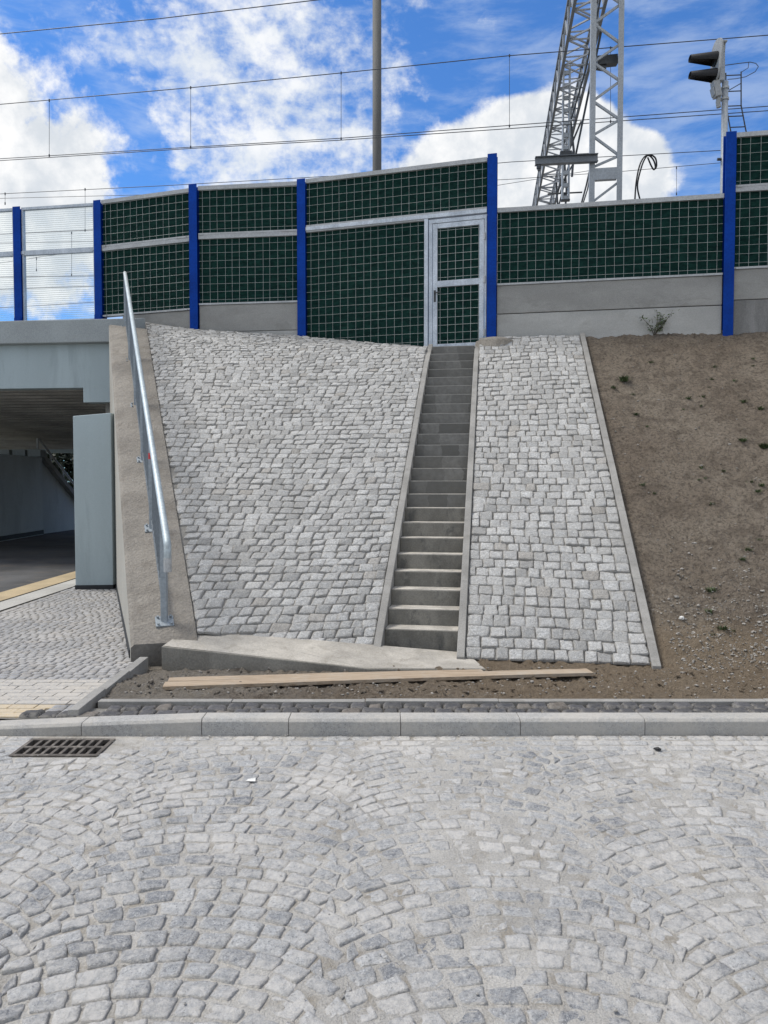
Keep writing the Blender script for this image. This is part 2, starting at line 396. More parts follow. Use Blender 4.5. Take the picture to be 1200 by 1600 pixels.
def make_world():
    w = bpy.data.worlds.new('World'); sc.world = w; w.use_nodes = True
    t = NT(w.node_tree); t.n.clear()
    bg = t.new('ShaderNodeBackground'); out = t.new('ShaderNodeOutputWorld'); t.l.new(bg.outputs[0], out.inputs[0])
    sky = t.new('ShaderNodeTexSky', sky_type='NISHITA', sun_disc=False)
    sky.sun_elevation = SUN_EL; sky.sun_rotation = SUN_AZ; sky.air_density = 1.; sky.dust_density = .3; sky.ozone_density = 3.
    tc = t.new('ShaderNodeTexCoord'); d = tc.outputs['Generated']
    s = t.new('ShaderNodeSeparateXYZ'); t.put(s.inputs[0], d)
    k = t.math('ADD', t.math('MAXIMUM', s.outputs[2], .0), .12)
    cmb = t.new('ShaderNodeCombineXYZ'); t.put(cmb.inputs[0], t.math('DIVIDE', s.outputs[0], k)); t.put(cmb.inputs[1], t.math('DIVIDE', s.outputs[1], k))
    q = cmb.outputs[0]
    def total(lst):
        o = blob(*lst[0])
        for b in lst[1:]: o = t.math('ADD', o, blob(*b))
        return o
    wn = t.new('ShaderNodeTexNoise'); wn.inputs['Scale'].default_value = 7; wn.inputs['Detail'].default_value = 7; wn.inputs['Roughness'].default_value = .6; t.put(wn.inputs['Vector'], d)
    wv = t.vmath('SCALE', t.vmath('SUBTRACT', wn.outputs['Color'], (.5,.5,.5))); t.put(wv.node.inputs[3], .16)
    dw = t.vmath('NORMALIZE', t.vmath('ADD', d, wv))
    def blob(x, y, r_in, r_out, amp, w=True):
        v = (at(x, y, 10)-Vector((0,0,CZ))).normalized()
        dt = t.vmath('DOT_PRODUCT', dw if w else d, tuple(v), out=1)
        return t.step(dt, math.cos(r_out/1155), math.cos(r_in/1155), 0., amp)
    fine = t.noise(d, 21, 9, .62, .15); med = t.noise(d, 10, 8, .62, .1); small = t.noise(t.mapping(d, scale=(1,1,1.35)), 44, 6, .6, .2)
    wisp = t.noise(t.mapping(d, scale=(9,9,34), rot=(R(14),R(-32),0)), 1., 8, .62, .25)
    big = t.noise(d, 2.6, 3, .5)
    sky_c = t.mix(1., sky.outputs[0], (.44,.78,1.16), 'MULTIPLY')
    c1 = total([(470,235,60,250,.11), (330,80,20,190,.065), (620,110,20,200,.01), (250,290,10,110,.02), (1010,20,20,220,-.10), (180,250,5,90,-.26), (180,170,5,60,-.12), (820,60,20,150,-.14), (600,20,20,110,-.02), (1080,200,20,160,-.12), (680,200,5,70,-.08)])
    a1 = t.step(t.math('ADD', t.math('ADD', t.math('MULTIPLY', fine, .42), t.math('ADD', t.math('MULTIPLY', wisp, .2), t.math('MULTIPLY', small, .38))), c1), .49, .74, 0, .95)
    c2 = total([(0,250,30,150,.34), (60,350,50,150,.42), (10,110,10,60,.2), (110,95,5,50,.16), (150,190,5,50,.2), (215,240,5,50,.18), (300,240,5,50,.12), (380,290,5,60,.1), (440,180,5,60,.08)])
    a2 = t.step(t.math('ADD', t.math('ADD', c2, t.math('MULTIPLY', med, .6)), t.math('MULTIPLY', fine, .5)), .70, .92)
    c3 = total([(690,310,40,110,.5,False), (780,270,40,120,.5,False), (860,255,50,118,.6,False), (925,265,40,100,.45,False), (860,360,80,170,.5,False), (995,285,15,75,.45,False), (1020,240,3,35,.2,False)])
    a3b = t.step(t.math('ADD', c3, t.math('ADD', t.math('MULTIPLY', fine, .6), t.math('ADD', t.math('MULTIPLY', med, .5), t.math('MULTIPLY', wisp, .35)))), .88, 1.14)
    a2 = t.math('MAXIMUM', a2, a3b)
    a3 = t.step(t.math('ADD', wisp, total([(1080,150,50,260,.05), (1100,250,30,160,.06)])), .42, .75, 0, .34)
    back = t.math('MAXIMUM', t.step(s.outputs[1], .35, -.1), t.step(s.outputs[2], .66, .85)); a4 = t.math('MULTIPLY', t.step(t.math('ADD', t.math('MULTIPLY', med, .7), t.math('MULTIPLY', big, .5)), .46, .66), back)  # unseen cloud cover behind and overhead, thickened to make fill light less blue
    shade = t.step(t.math('ADD', t.math('MULTIPLY', med, .6), t.math('MULTIPLY', fine, .5)), .42, .68)
    CL = 6.6
    white = t.mix(shade, (CL*.74, CL*.79, CL*.85), (CL*1.08, CL*1.08, CL*1.08))
    col = t.mix(a3, sky_c, (CL*.78, CL*.88, CL*1.0))
    col = t.mix(a1, col, t.mix(shade, (CL*.8,CL*.86,CL*.93), (CL*1.04,CL*1.05,CL*1.06)))
    col = t.mix(t.math('MAXIMUM', a2, a4), col, white)
    t.put(bg.inputs[0], col); bg.inputs[1].default_value = .11
make_world()

# ------------------------------------------------------------- ground & road
KY = 5.06      # kerb face
sheet('ground', [(-600,-600,-.32), (600,-600,-.32), (600,900,-.32), (-600,900,-.32)], M['earth'])
gx0, gx1, gy0, gy1 = -2.40, -1.83, 4.66, 4.98
grid('road', sorted([-30+i*.5 for i in range(121)]+[gx0+.01, gx1-.01]), sorted([-9.88+i*.5 for i in range(30)]+[gy0+.01, gy1-.01, KY+.02]), lambda x, y: mn.noise((x*.4, y*.4, 3))*.004, M['sand'], hole=(gx0, gx1, gy0, gy1))
def kerb_z(x): return .118 if x > -1.4 else max(.06, .118+(x+1.4)*.042)

rs = Stones(K8, 11)
W = 1.2; RA = .93; pitch = .102
def road_h(x, y): return mn.noise((x*1.3+9, y*1.3, 5))*.006+mn.noise((x*.35, y*.6, 8))*.003
for col in range(-4, 5):
    xc = -.77+W*col
    for n in range(-8, 48):
        yb = .55+n*pitch
        ph = -math.asin(W/2/RA); phm = -ph
        while ph < phm-.01:
            dph = rnd.uniform(.088, .138)/RA
            if phm-(ph+dph) < .06/RA: dph = phm-ph
            ph2 = min(ph+dph, phm); g = .006
            pts = []
            for (p_, o_) in ((ph, 0), (ph2, 0), (ph2, 1), (ph, 1)):
                th = pitch*math.cos(p_)
                sgn = 1 if p_ == ph else -1
                r0 = RA+(g if o_ == 0 else th-g)
                x_ = r0*math.sin(p_)+sgn*g*math.cos(p_); y_ = r0*math.cos(p_)-sgn*g*math.sin(p_)
                sh = .034*(1 if n % 2 else -1)
                x_ = max(-W/2+.004+sh, min(W/2-.004+sh, x_))+rnd.uniform(-.012, .012); y_ += rnd.uniform(-.012, .012)
                X_, Y_ = xc+x_, yb-RA+y_+.8
                pts.append((X_+.07*mn.noise((X_*.5, Y_*.9, 3)), Y_+.1*mn.noise((X_*.8, Y_*.5, 7)), 0))
            cx = sum(p[0] for p in pts)/4; cy = sum(p[1] for p in pts)/4
            ph = ph2
            if cy > KY-.3 or cy < .9 or abs(cx) > 4.6: continue
            if -2.42 < cx < -1.80 and 4.62 < cy: continue
            if abs(pts[1][0]-pts[0][0])+abs(pts[1][1]-pts[0][1]) < .035: continue
            near = rnd.random()
            h = .0045+road_h(cx, cy)+rnd.uniform(-.0035, .0035)
            ti = min(1, max(0, rnd.gauss(.62, .2))) if near > .2 else rnd.uniform(0, .3)
            rs.add(pts, h, depth=.02, rough=.003, round_=.1, tilt=.0042, tint=ti, warm=rnd.random()*.8, prof=14)
for row in range(3):
    x = -4.6
    while x < 4.6:
        L = rnd.uniform(.12, .2); y0 = KY-.1*(row+1)+.006; y1 = KY-.1*row-.006
        if not (-2.45 < x < -1.7):
            rs.add([(x+.005,y0,0),(x+L-.005,y0,0),(x+L-.005,y1,0),(x+.005,y1,0)], .003+(.004 if x > 1. else 0)+rnd.uniform(-.003,.003), depth=.02, rough=.002, round_=.3, tilt=.001, tint=rnd.uniform(.55,1), warm=.2)
        x += L
rs.build('road_setts', M['road'], kind='structure')

# kerb stones, one structure
ks = MB(); xj = [-6.,-5.1,-4.3]+[gz(x, 1150, 0).x for x in (-30,127,315,451,626,813,1008)]+[2.68,3.5,4.3,5.1,5.9]
xj = sorted(xj)
for x0, x1 in zip(xj, xj[1:]):
    z0, z1 = kerb_z(x0), kerb_z(x1); dy = rnd.uniform(-.003, .003); b = .02
    prof = lambda x, z: [(x, KY+dy, -.05), (x, KY+dy, z-b), (x, KY+dy+b*.9, z), (x, KY+.15, z), (x, KY+.15, -.05)]
    A = prof(x0+.0018, z0); B = prof(x1-.0018, z1)
    ks.add(A+B, [(0,1,2,3,4), (9,8,7,6,5)]+[(i, 5+i, 5+(i+1) % 5, (i+1) % 5) for i in range(5)])
ko = ks.build('kerb', M['kerb'], bevel=.004); ko['kind'] = 'structure'
me = ko.data; a_ = me.attributes.new('tint', 'FLOAT_COLOR', 'POINT')
for i in range(len(me.vertices)):
    kk = i//10; a_.data[i].color = (((kk*37) % 11)/11, .1, 0, 1)

# basalt strip behind the kerb and its back edging
BY0, BY1 = KY+.155, KY+.395
sheet('gutter_bed', [(-2.7,BY0-.01,.07), (8,BY0-.01,.07), (8,BY1+.01,.07), (-2.7,BY1+.01,.07)], M['joint'])
bs = Stones(K8, 5)
for row in range(2):
    x = -2.62+row*.05; y0 = BY0+row*.122; y1 = y0+.118
    while x < 7:
        L = rnd.uniform(.1, .16); j = lambda: rnd.uniform(-.006, .006)
        if not (row == 1 and x < -2.15):
            bs.add([(x+.004+j(),y0+j(),.07),(x+L-.004+j(),y0+j(),.07),(x+L-.004+j(),y1-.002+j(),.07),(x+.004+j(),y1-.002+j(),.07)], (.05 if x > -1.2 else .035)+rnd.uniform(-.012,.004), depth=.0, rough=.003, round_=.06, tilt=.005, tint=rnd.random() if rnd.random() > .07 else 4, warm=(.0 if rnd.random() > .1 else 1), prof=16)
        x += L
bs.build('basalt_setts', M['basalt'], kind='structure')
eb = MB()
x = -2.14
while x < 8:
    eb.box(x+.002, x+.998, BY1+.006, BY1+.076, -.02, .124+rnd.uniform(-.003, .003)); x += 1.
o = eb.build('edging_strip', M['curb'], bevel=.005); o['kind'] = 'structure'
eb = MB(); y = KY+.16
for L in (.52, .55, .5): eb.hexa([(-2.26,y,0),(-2.18,y,0),(-2.18,y+L-.004,0),(-2.26,y+L-.004,0),(-2.26,y,.135),(-2.18,y,.135),(-2.18,y+L-.004,.145),(-2.26,y+L-.004,.145)]); y += L
o = eb.build('path_edging', M['curb'], bevel=.005); o['kind'] = 'structure'

# pavement on the left and through the underpass
PZ = .085
sheet('pavement', [(-5.1,KY+.15,PZ-.012), (-2.262,KY+.15,PZ-.012), (-2.262,13,PZ-.012), (-5.1,13,PZ-.012)], M['joint'])
sheet('pavement_apron', [(-30,KY+.155,PZ-.02), (-5.1,KY+.155,PZ-.02), (-5.1,11.,PZ-.02), (-30,11.,PZ-.02)], M['ribbon'])
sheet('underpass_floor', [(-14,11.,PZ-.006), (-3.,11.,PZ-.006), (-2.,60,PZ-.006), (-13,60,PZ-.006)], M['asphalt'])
sheet('pale_band', [(-5.38,7,PZ+.004), (-5.02,7,PZ+.004), (-4.9,40,PZ+.004), (-5.3,40,PZ+.004)], M['ribbon'])
sheet('tactile_band', [(-5.85,7,PZ+.006), (-5.42,7,PZ+.006), (-5.32,40,PZ+.006), (-5.75,40,PZ+.006)], M['yellow'])
ps = Stones(K6, 21); y = 6.24; row = 0
while y < 12.6:
    p = rnd.uniform(.078, .09); x = -5.0+rnd.uniform(0, .05); right = -2.3 if y < 6.9 else -2.3-(y-6.9)*.405
    while x < right:
        L = rnd.uniform(.078, .105); wv = .03*math.sin(x*3.1)
        j = lambda: rnd.uniform(-.006, .006)
        ps.add([(x+.005+j(),y+.005+wv,PZ-.012),(x+L-.005+j(),y+.005+wv+j(),PZ-.012),(x+L-.005+j(),y+p-.005+wv,PZ-.012),(x+.005+j(),y+p-.005+wv+j(),PZ-.012)], .0115+rnd.uniform(-.0025,.0025), depth=.004, rough=.001, round_=.1, tilt=.0015, prof=16)
        x += L
    y += p; row += 1
ps.build('path_setts', M['path'], kind='structure')
for nm, ya, yb, mt in (('grey_pavers', 5.53, 6.24, M['paver']), ('yellow_pavers', KY+.16, 5.53, M['paver_y'])):
    ps = Stones([-1,-.975,.975,1], 31); y = ya; r_ = 0
    while y < yb-.02:
        x = -5.0+(r_ % 2)*.1
        p = min(.1, yb-y)
        while x < -2.27:
            x1 = min(x+.2, -2.268)
            if x1-x > .03 and not (nm == 'yellow_pavers' and x > -2.5): ps.add([(x+.002,y+.002,PZ-.01),(x1-.002,y+.002,PZ-.01),(x1-.002,y+p-.002,PZ-.01),(x+.002,y+p-.002,PZ-.01)], .011+rnd.uniform(-.001,.001), depth=.002, rough=.0002, round_=.0, prof=30)
            x += .2
        y += p; r_ += 1
    ps.build(nm, mt, kind='structure', smooth=False)
fil = Stones(K6, 8); y = KY+.16
while y < 5.5:
    x = -2.48
    while x < -2.3:
        L = rnd.uniform(.09, .13); x1 = min(x+L, -2.268); y1 = min(y+.1, 5.515)
        fil.add([(x+.004,y+.004,PZ-.01),(x1-.004,y+.004,PZ-.01),(x1-.004,y1-.004,PZ-.01),(x+.004,y1-.004,PZ-.01)], .012+rnd.uniform(-.002,.002), depth=.002, rough=.001, round_=.1, prof=16); x = x1
        if x1 > -2.27: break
    y += .1
fil.build('corner_setts', M['path'], kind='structure')

# ----------------------------------------------------------- dirt
def dirt_z(x, y):
    a, b = ab(x, y); n = mn.fractal((x*1.7, y*1.7, 0), 1., 2.1, 5)
    n2 = mn.fractal((x*9, y*9, 4), .8, 2.1, 4)
    n3 = abs(mn.noise((x*13, y*13, 9)))+.5*abs(mn.noise((x*27, y*27, 2)))
    flat = .085-.07*min(1, max(0, (y-5.7)/.9))+.022*n+.03*n2+.05*n3
    if -.55 < b < .6 and a > -.75: flat = min(flat, .03)
    if x < -.2 and y < 6.9: flat += .03*min(1, (-.2-x)/1.)*max(0, 1-abs(y-6.2)/.6)
    if y < 5.75: flat = min(flat, .1+.03*(y-5.6)/.15+.02*n2+.01)
    z = flat
    plane = zs(a)-.07
    if b > 2.0:
        t = min(1, max(0, (b-2.18)/.3)); rough = .05*n+.03*n2+.018*mn.noise((x*22, y*22, 1))
        if a > 6.05: sl = zs(6.05)-.07
        else: sl = plane+.02
        q = sl+(rough+.03*n3)*t+.06*max(0, min(1, (b-3)/3))
        z = max(flat, q) if a > -.5 else flat
        if 0 < a+.3 < .5: z = max(flat, q)+.02
    elif a > -.2: z = -.05
    if b < BC-.2 and a > amin(b)+.1: z = -.05
    return z
grid('dirt_bank', [-2.19+i*.03 for i in range(260)]+[5.62+i*.12 for i in range(60)], [BY1+.078+i*.024 for i in range(75)]+[BY1+.078+1.8+i*.05 for i in range(130)], dirt_z, M['dirt'])
# track bed behind the barrier
mb = MB()
# loose pebbles on the dirt
pb = MB(); ico = [(0,0,1),(.89,0,.45),(.28,.85,.45),(-.72,.53,.45),(-.72,-.53,.45),(.28,-.85,.45),(.72,.53,-.45),(-.28,.85,-.45),(-.89,0,-.45),(-.28,-.85,-.45),(.72,-.53,-.45),(0,0,-1)]
icf = [(0,1,2),(0,2,3),(0,3,4),(0,4,5),(0,5,1),(1,6,2),(2,7,3),(3,8,4),(4,9,5),(5,10,1),(1,10,6),(2,6,7),(3,7,8),(4,8,9),(5,9,10),(11,7,6),(11,8,7),(11,9,8),(11,10,9),(11,6,10)]
def pebble(mb, x, y, z, r):
    th = rnd.uniform(0, 6.28); sx, sy, sz = rnd.uniform(.7,1.4), rnd.uniform(.6,1.1), rnd.uniform(.4,.8); c_, s_ = math.cos(th), math.sin(th); vs = []
    for p in ico:
        k = rnd.uniform(.75, 1.2); X, Y, Z = p[0]*sx*r*k, p[1]*sy*r*k, p[2]*sz*r*k
        vs.append((x+X*c_-Y*s_, y+X*s_+Y*c_, z+Z))
    mb.add(vs, icf)
for i in range(8000):
    if rnd.random() < .55:
        x, y = rnd.uniform(2.75, 6.5), 6.75+abs(rnd.gauss(0, .55))
    elif rnd.random() < .5: x, y = rnd.uniform(-2.1, 5.5), rnd.uniform(5.65, 6.8)
    else: x, y = rnd.uniform(3., 7.5), rnd.uniform(6.8, 12.6)
    a, b = ab(x, y)
    if a > -.25 and b < 2.3: continue
    z = dirt_z(x, y)
    if z < 0: continue
    pebble(pb, x, y, z+.001, abs(rnd.gauss(0, .0065))+.003)
o = pb.build('gravel', mat_surface('pebble', (.3,.28,.25), .4, 9, 60, .9, bd=0)); o['kind'] = 'stuff'; 

# ------------------------------------------------------------- sett slopes
def slope_stones(name, inside, zf, b0, b1, seed, level=False):
    st = Stones(K8, seed); a = -.95; zrow_ = .06
    nrm3 = Vector((-SL*rr.x, -SL*rr.y, 1)).normalized()
    def a_at(z, b):
        lo, hi = -1.2, 7.6
        for _ in range(16):
            m_ = (lo+hi)/2
            if zleft(m_, b) < z: lo = m_
            else: hi = m_
        return lo
    while a < 6.9:
        p = rnd.uniform(.115, .132); b = b1; dz = p*.572
        if level and zrow_ > 3.9: p *= 1.; dz = p*.45
        if level and zrow_ > 4.2: dz = p*.3
        rowsh = rnd.uniform(-.003, .003)
        while b > b0+.02:
            L = rnd.uniform(.11, .18)
            if b == b1: L = rnd.uniform(.09, .19)
            if not level and b-L < b0+.06: L = b-b0
            g = .0018; j = lambda s=.008: rnd.uniform(-s, s)
            sk = (.03*min(1, (b1-b)/.7)*max(-.6, 1-(b1-b)/1.6)+rnd.uniform(-.012,.014)) if level else 0
            cs = []
            for (da, db) in ((g, g-L), (g, -g), (p-g, -g+sk), (p-g, g-L+sk)):
                bb = b+db+j()
                if level: aa = a_at(zrow_+dz*da/p+.012*math.sin(bb*1.9+zrow_), bb)+j()
                else: aa = a+da+j()+.02*math.sin(bb*1.7+a)
                cs.append(inside(aa, bb))
            w1 = abs(cs[1][1]-cs[0][1]); w2 = abs(cs[2][1]-cs[3][1]); h1 = abs(cs[3][0]-cs[0][0]); h2 = abs(cs[2][0]-cs[1][0])
            if min(w1, w2) > .025 and max(w1, w2) > .05 and min(h1, h2) > .02 and max(h1, h2) > .045:
                pts = [(*XY(q[0], q[1]), zf(q[0], q[1])) for q in cs]
                warm = 1. if rnd.random() < .025 else rnd.random()*.75
                st.add(pts, .0125+rnd.uniform(-.007, .008), nrm=tuple(nrm3), depth=.02, rough=.005, round_=.06, tilt=.008, tint=min(1, max(0, rnd.gauss(.6, .26))), warm=warm, prof=18)
            b -= L
        a += p; zrow_ += dz
        if level and zrow_ > 5.2: break
        if level: a = -.9
    return st.build(name, M['slope'], kind='structure')
def in_left(a, b):
    a = max(a, amin(b)+.005); a = min(a, atop(b)-.13); b = max(b, bwall(a)+.012); b = min(b, BC-.006); return a, b
def in_right(a, b):
    a = max(a, AR0); a = min(a, atop(b)-.1)
    if b < 1.: a = min(a, 5.75+max(0, (b-.62))*.8)
    return a, b
RB1 = 2.19
slope_stones('sett_slope', in_left, lambda a, b: zleft(a, b)-.0, -6.2, BC-.006, 3, True)
slope_stones('sett_slope', in_right, lambda a, b: zs(a), HW+CW+.006, RB1, 4)
def bed(name, f, zf, n=40):
    V = []; Fc = []
    for i in range(n+1):
        for j in range(n+1):
            a, b = f(i/n, j/n); V.append((*XY(a, b), zf(a, b)-.006))
    for i in range(n):
        for j in range(n): Fc.append((i*(n+1)+j, i*(n+1)+j+1, (i+1)*(n+1)+j+1, (i+1)*(n+1)+j))
    mb = MB(); mb.v = V; mb.f = Fc; o = mb.build(name, M['joint'], smooth=True); o['kind'] = 'structure'
def fl(i, j):
    bb = BC; 
    for _ in range(6):
        b = bwall(a_l)*(1-j)+BC*j if _ else BC
        a_l = amin(b)+(atop(b)-.1-amin(b))*i
    return a_l, bwall(a_l)*(1-j)+BC*j
bed('slope_bed', fl, zleft)
bed('slope_bed', lambda i, j: (AR0+(5.95-AR0)*i, HW+CW+(RB1-HW-CW)*j), lambda a, b: zs(a))

# track bed plateau
mb = MB()
pl = [PP[k][0] for k in ('b','c','d','e','f','g','h')]
front = [(p.x+.02, p.y+.12) for p in pl]
poly = front+[(30, 10.), (34, 45), (-3, 45), (-4.2, 16.2)]
mb.prism([(x, y, 2.0) for x, y in poly], (0,0,2.25))
o = mb.build('track_bed', M['ballast']); o['kind'] = 'structure'

# -------------------------------------------------------------- staircase
st = empty('staircase', (S0.x, S0.y, Z0), 'narrow steep grey concrete staircase of many steps up to the gate', 'stairs')
def hexab(mb, a0, a1, b0, b1, z0, z1, z0b=None, z1b=None):
    z0b = z0 if z0b is None else z0b; z1b = z1 if z1b is None else z1b
    P = [(*XY(a0,b0), z0), (*XY(a0,b1), z0), (*XY(a1,b1), z0b), (*XY(a1,b0), z0b), (*XY(a0,b0), z1), (*XY(a0,b1), z1), (*XY(a1,b1), z1b), (*XY(a1,b0), z1b)]
    mb.hexa(P)
for n in range(1, 25):
    mb = MB(); a0 = (n-1)*STEP_T; zt = Z0+n*STEP_R; a1 = a0+STEP_T+.03 if n < 24 else 6.0
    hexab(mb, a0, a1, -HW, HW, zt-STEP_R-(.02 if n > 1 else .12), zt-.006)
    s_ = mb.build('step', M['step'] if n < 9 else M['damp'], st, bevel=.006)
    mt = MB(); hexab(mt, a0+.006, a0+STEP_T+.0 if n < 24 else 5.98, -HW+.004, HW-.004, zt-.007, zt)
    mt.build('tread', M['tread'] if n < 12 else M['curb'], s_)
for sgn in (-1, 1):
    mb = MB(); b0, b1 = (BC, -HW-.002) if sgn < 0 else (HW+.002, HW+CW)
    L = .9; a = -.34
    while a < 5.95:
        a2 = min(a+L, 6.0)
        hexab(mb, a+.003, a2-.003, b0, b1, zs(a)-.4, zs(a)+.05, zs(a2)-.4, (zs(a2) if a2 < 5.8 else zs(5.75))+.05)
        a = a2
    mb.build('side_curb', M['curb'], st, bevel=.006)
# right edge curb of the sett slope
mb = MB(); a = -.36
while a < 5.9:
    a2 = min(a+1., 5.93); hexab(mb, a+.003, a2-.003, RB1+.006, RB1+.086, zs(a)-.4, zs(a)+.045, zs(a2)-.4, zs(a2)+.045); a = a2
o = mb.build('edging_curb', M['curb'], loc=(*XY(-.27, RB1), .1), bevel=.006); tag(o, 'long thin concrete edging between the right sett slope and bare dirt bank', 'edging')
# concrete pad at the foot of gate post
mb = MB(); c_ = PP['e'][0]
n = 16; ring = [(c_.x+.03+.34*math.cos(2*math.pi*i/n), c_.y-.22+.25*math.sin(2*math.pi*i/n)) for i in range(n)]
mb.add([(x, y, 3.9) for x, y in ring]+[(x, y, 4.25) for x, y in ring]+[(c_.x+.03+(x-c_.x-.03)*.6, c_.y-.22+(y-c_.y+.22)*.6, 4.31) for x, y in ring], [tuple(range(2*n, 3*n))]+[(i, (i+1) % n, n+(i+1) % n, n+i) for i in range(n)]+[(n+i, n+(i+1) % n, 2*n+(i+1) % n, 2*n+i) for i in range(n)])
o = mb.build('concrete_footing', M['rough'], loc=(c_.x, c_.y-.2, 4.2), smooth=True); tag(o, 'rounded lump of rough concrete at foot of blue post beside gate', 'footing')

# concrete beam along the foot of the left slope
mb = MB()
f0, f1 = gz(252, 1010, .245), gz(575, 1045, .075); f2 = gz(760, 1046, .04)
top = [(f0.x, f0.y, .245), (f1.x, f1.y, .075), (f2.x, f2.y, .04), (*XY(.0, .47), .035), (*XY(-.18, -.5), .045), (WR0.x+.1, WR0.y+.26, .285), (WR0.x-.2, WR0.y+.3, .3)]
n = len(top); mb.add([(x, y, -.1) for x, y, z in top]+top, [tuple(range(n, 2*n))]+[(i, (i+1) % n, n+(i+1) % n, n+i) for i in range(n)])
o = mb.build('concrete_beam', M['concrete'], loc=(f0.x, f0.y, 0), bevel=.008)
mb = MB(); cx_ = sum(p[0] for p in top)/n; cy_ = sum(p[1] for p in top)/n
mb.add([(x+(cx_-x)*.01, y+(cy_-y)*.03, z+.004) for x, y, z in top], [tuple(range(n))]); mb.build('dusty_lit_top', M['sand_lit_top'], o)  # dust layer whose paleness also paints the lit top
tag(o, 'low concrete footing beam along foot of the left sett slope', 'footing beam')

# -------------------------------------------------------------- wing wall
ww_root = empty('wing_wall', (WL0.x, WL0.y, 0), 'sloping tan concrete wing wall between underpass and left sett slope', 'retaining wall')
N = 30
mb = MB(); vs = []; fs = []
for i in range(N+1):
    t_ = i/N; L_ = WL0.lerp(WL1, t_); R_ = WR0.lerp(WR1, t_)
    bow = .12*math.sin(math.pi*min(1, t_*1.25))*0
    L_ = L_+Vector((-bow, 0, 0))
    for p in ((L_.x, L_.y, -.1), (L_.x, L_.y, L_.z-.03), (L_.x+.03, L_.y+.01, L_.z), (R_.x, R_.y, R_.z), (R_.x, R_.y, -.1)): vs.append(p)
for i in range(N):
    for k in range(1, 4): fs.append((i*5+k, i*5+k+1, (i+1)*5+k+1, (i+1)*5+k))
fs.append(tuple(N*5+k for k in (0,1,2,3,4)))
mb.add(vs, fs); nose = MB(); nose.prism([(x, y-.004, z) for x, y, z in vs[:5]], (0,.003,0)); nose.build('wall_nose', M['nose'], ww_root)
mb.build('wall_top', M['rough'], ww_root)
mb = MB(); vs = []; fs = []
for i in range(N+1):
    L_ = WL0.lerp(WL1, i/N); vs += [(L_.x, L_.y, -.1), (L_.x, L_.y, L_.z-.03)]
for i in range(N): fs.append((i*2, i*2+1, i*2+3, i*2+2))
mb.add(vs, fs); mb.build('wall_face', M['rough_side'], ww_root)
mb = MB(); q0, q1 = WL0.lerp(WL1, .02), WL0.lerp(WL1, .62)
mb.hexa([(q0.x-.012,q0.y,.05),(q0.x,q0.y,.05),(q1.x,q1.y,.05),(q1.x-.012,q1.y,.05),(q0.x-.012,q0.y,.16),(q0.x,q0.y,.16),(q1.x,q1.y,.16),(q1.x-.012,q1.y,.16)]); mb.build('damp_strip', M['black'], ww_root)

# railing on the wing wall
def wtop(px_, py_):
    """point of the wall top seen at that pixel"""
    lo, hi = 5., 16.
    n_ = (WL1-WL0).cross(WR0-WL0).normalized(); o_ = Vector((0,0,CZ)); d_ = at(px_, py_, 1)-o_
    return o_+d_*((WL0-o_).dot(n_)/d_.dot(n_))
b_first, b_last = wtop(257, 972), wtop(197, 512)
rl = empty('railing', b_first, 'galvanised steel railing with vertical bars climbing the wing wall', 'railing')
base = [b_first.lerp(b_last, t_) for t_ in (0,)]
dirr = (b_last-b_first); 
def t_of(py_):
    best = min(range(1001), key=lambda i: abs(((lambda q: 800-(FPX*((q.z-CZ)*cp+q.y*sp))/(q.y*cp-(q.z-CZ)*sp))(b_first+dirr*(i/1000)))-py_)); return best/1000
ts = [0]+[t_of(y) for y in (827, 720, 635, 565)]+[1]
RH = 1.02
perp = Vector((dirr.y, -dirr.x, 0)).normalized(); al = Vector((dirr.x, dirr.y, 0)).normalized()
for t_ in ts:
    p = b_first+dirr*t_
    mb = MB(); mb.bar(p+Vector((0,0,.0)), p+Vector((0,0,RH-.02)), .06, .05); po = mb.build('railing_post', M['post_steel'], rl, bevel=.003)
    mb = MB(); sl = dirr.normalized(); nn = perp.cross(sl).normalized(); nn = nn if nn.z > 0 else -nn
    c0 = p+nn*.008
    x_, y_ = perp*.085, sl*.075
    mb.hexa([c0-x_-y_-nn*.008, c0+x_-y_-nn*.008, c0+x_+y_-nn*.008, c0-x_+y_-nn*.008, c0-x_-y_+nn*.008, c0+x_-y_+nn*.008, c0+x_+y_+nn*.008, c0-x_+y_+nn*.008])
    for sx in (-1, 1):
        for sy in (-1, 1): q = c0+x_*.72*sx+y_*.72*sy; mb.tube([q, q+nn*.03], .012, 6)
    mb.build('base_plate', M['post_steel'], po)
up = Vector((0,0,1)); k0 = -.42/dirr.length
r0 = b_first+dirr*k0+up*RH
mb = MB(); mb.tube([b_last+dirr*.02+up*RH, b_first+dirr*.35+up*RH, r0, r0-al*.05-up*.035, r0-al*.05-up*.27], .034, 12)
hr = mb.build('handrail', M['rail'], rl, smooth=True)
mb = MB(); q = b_first+dirr*.42+up*RH; mb.tube([q, q+dirr.normalized()*.03], .033, 12); mb.build('joint_ring', M['galv_dull'], hr, smooth=True); mb = MB(); q2 = r0-al*.05-up*.29
mb.tube([q2+up*.01, q2+up*.14], .036, 20); mb.build('sleeve', M['galv_dull'], hr)
mb = MB(); a_, b_ = b_first+up*.12-perp*.0, b_last+up*.12; mb.bar(a_, b_, .035, .02); mb.build('bottom_rail', M['bars'], rl)
mb = MB(); a_, b_ = b_first+up*(RH-.09), b_last+up*(RH-.09); mb.bar(a_, b_, .035, .02); mb.build('upper_rail', M['bars'], rl)
nb = int(dirr.length*.88/.115)
for i in range(1, nb):
    p = b_first+dirr*(i/nb)
    mb = MB(); mb.bar(p+up*.12, p+up*(RH-.09), .014, .014); mb.build('baluster', M['bars'], rl)
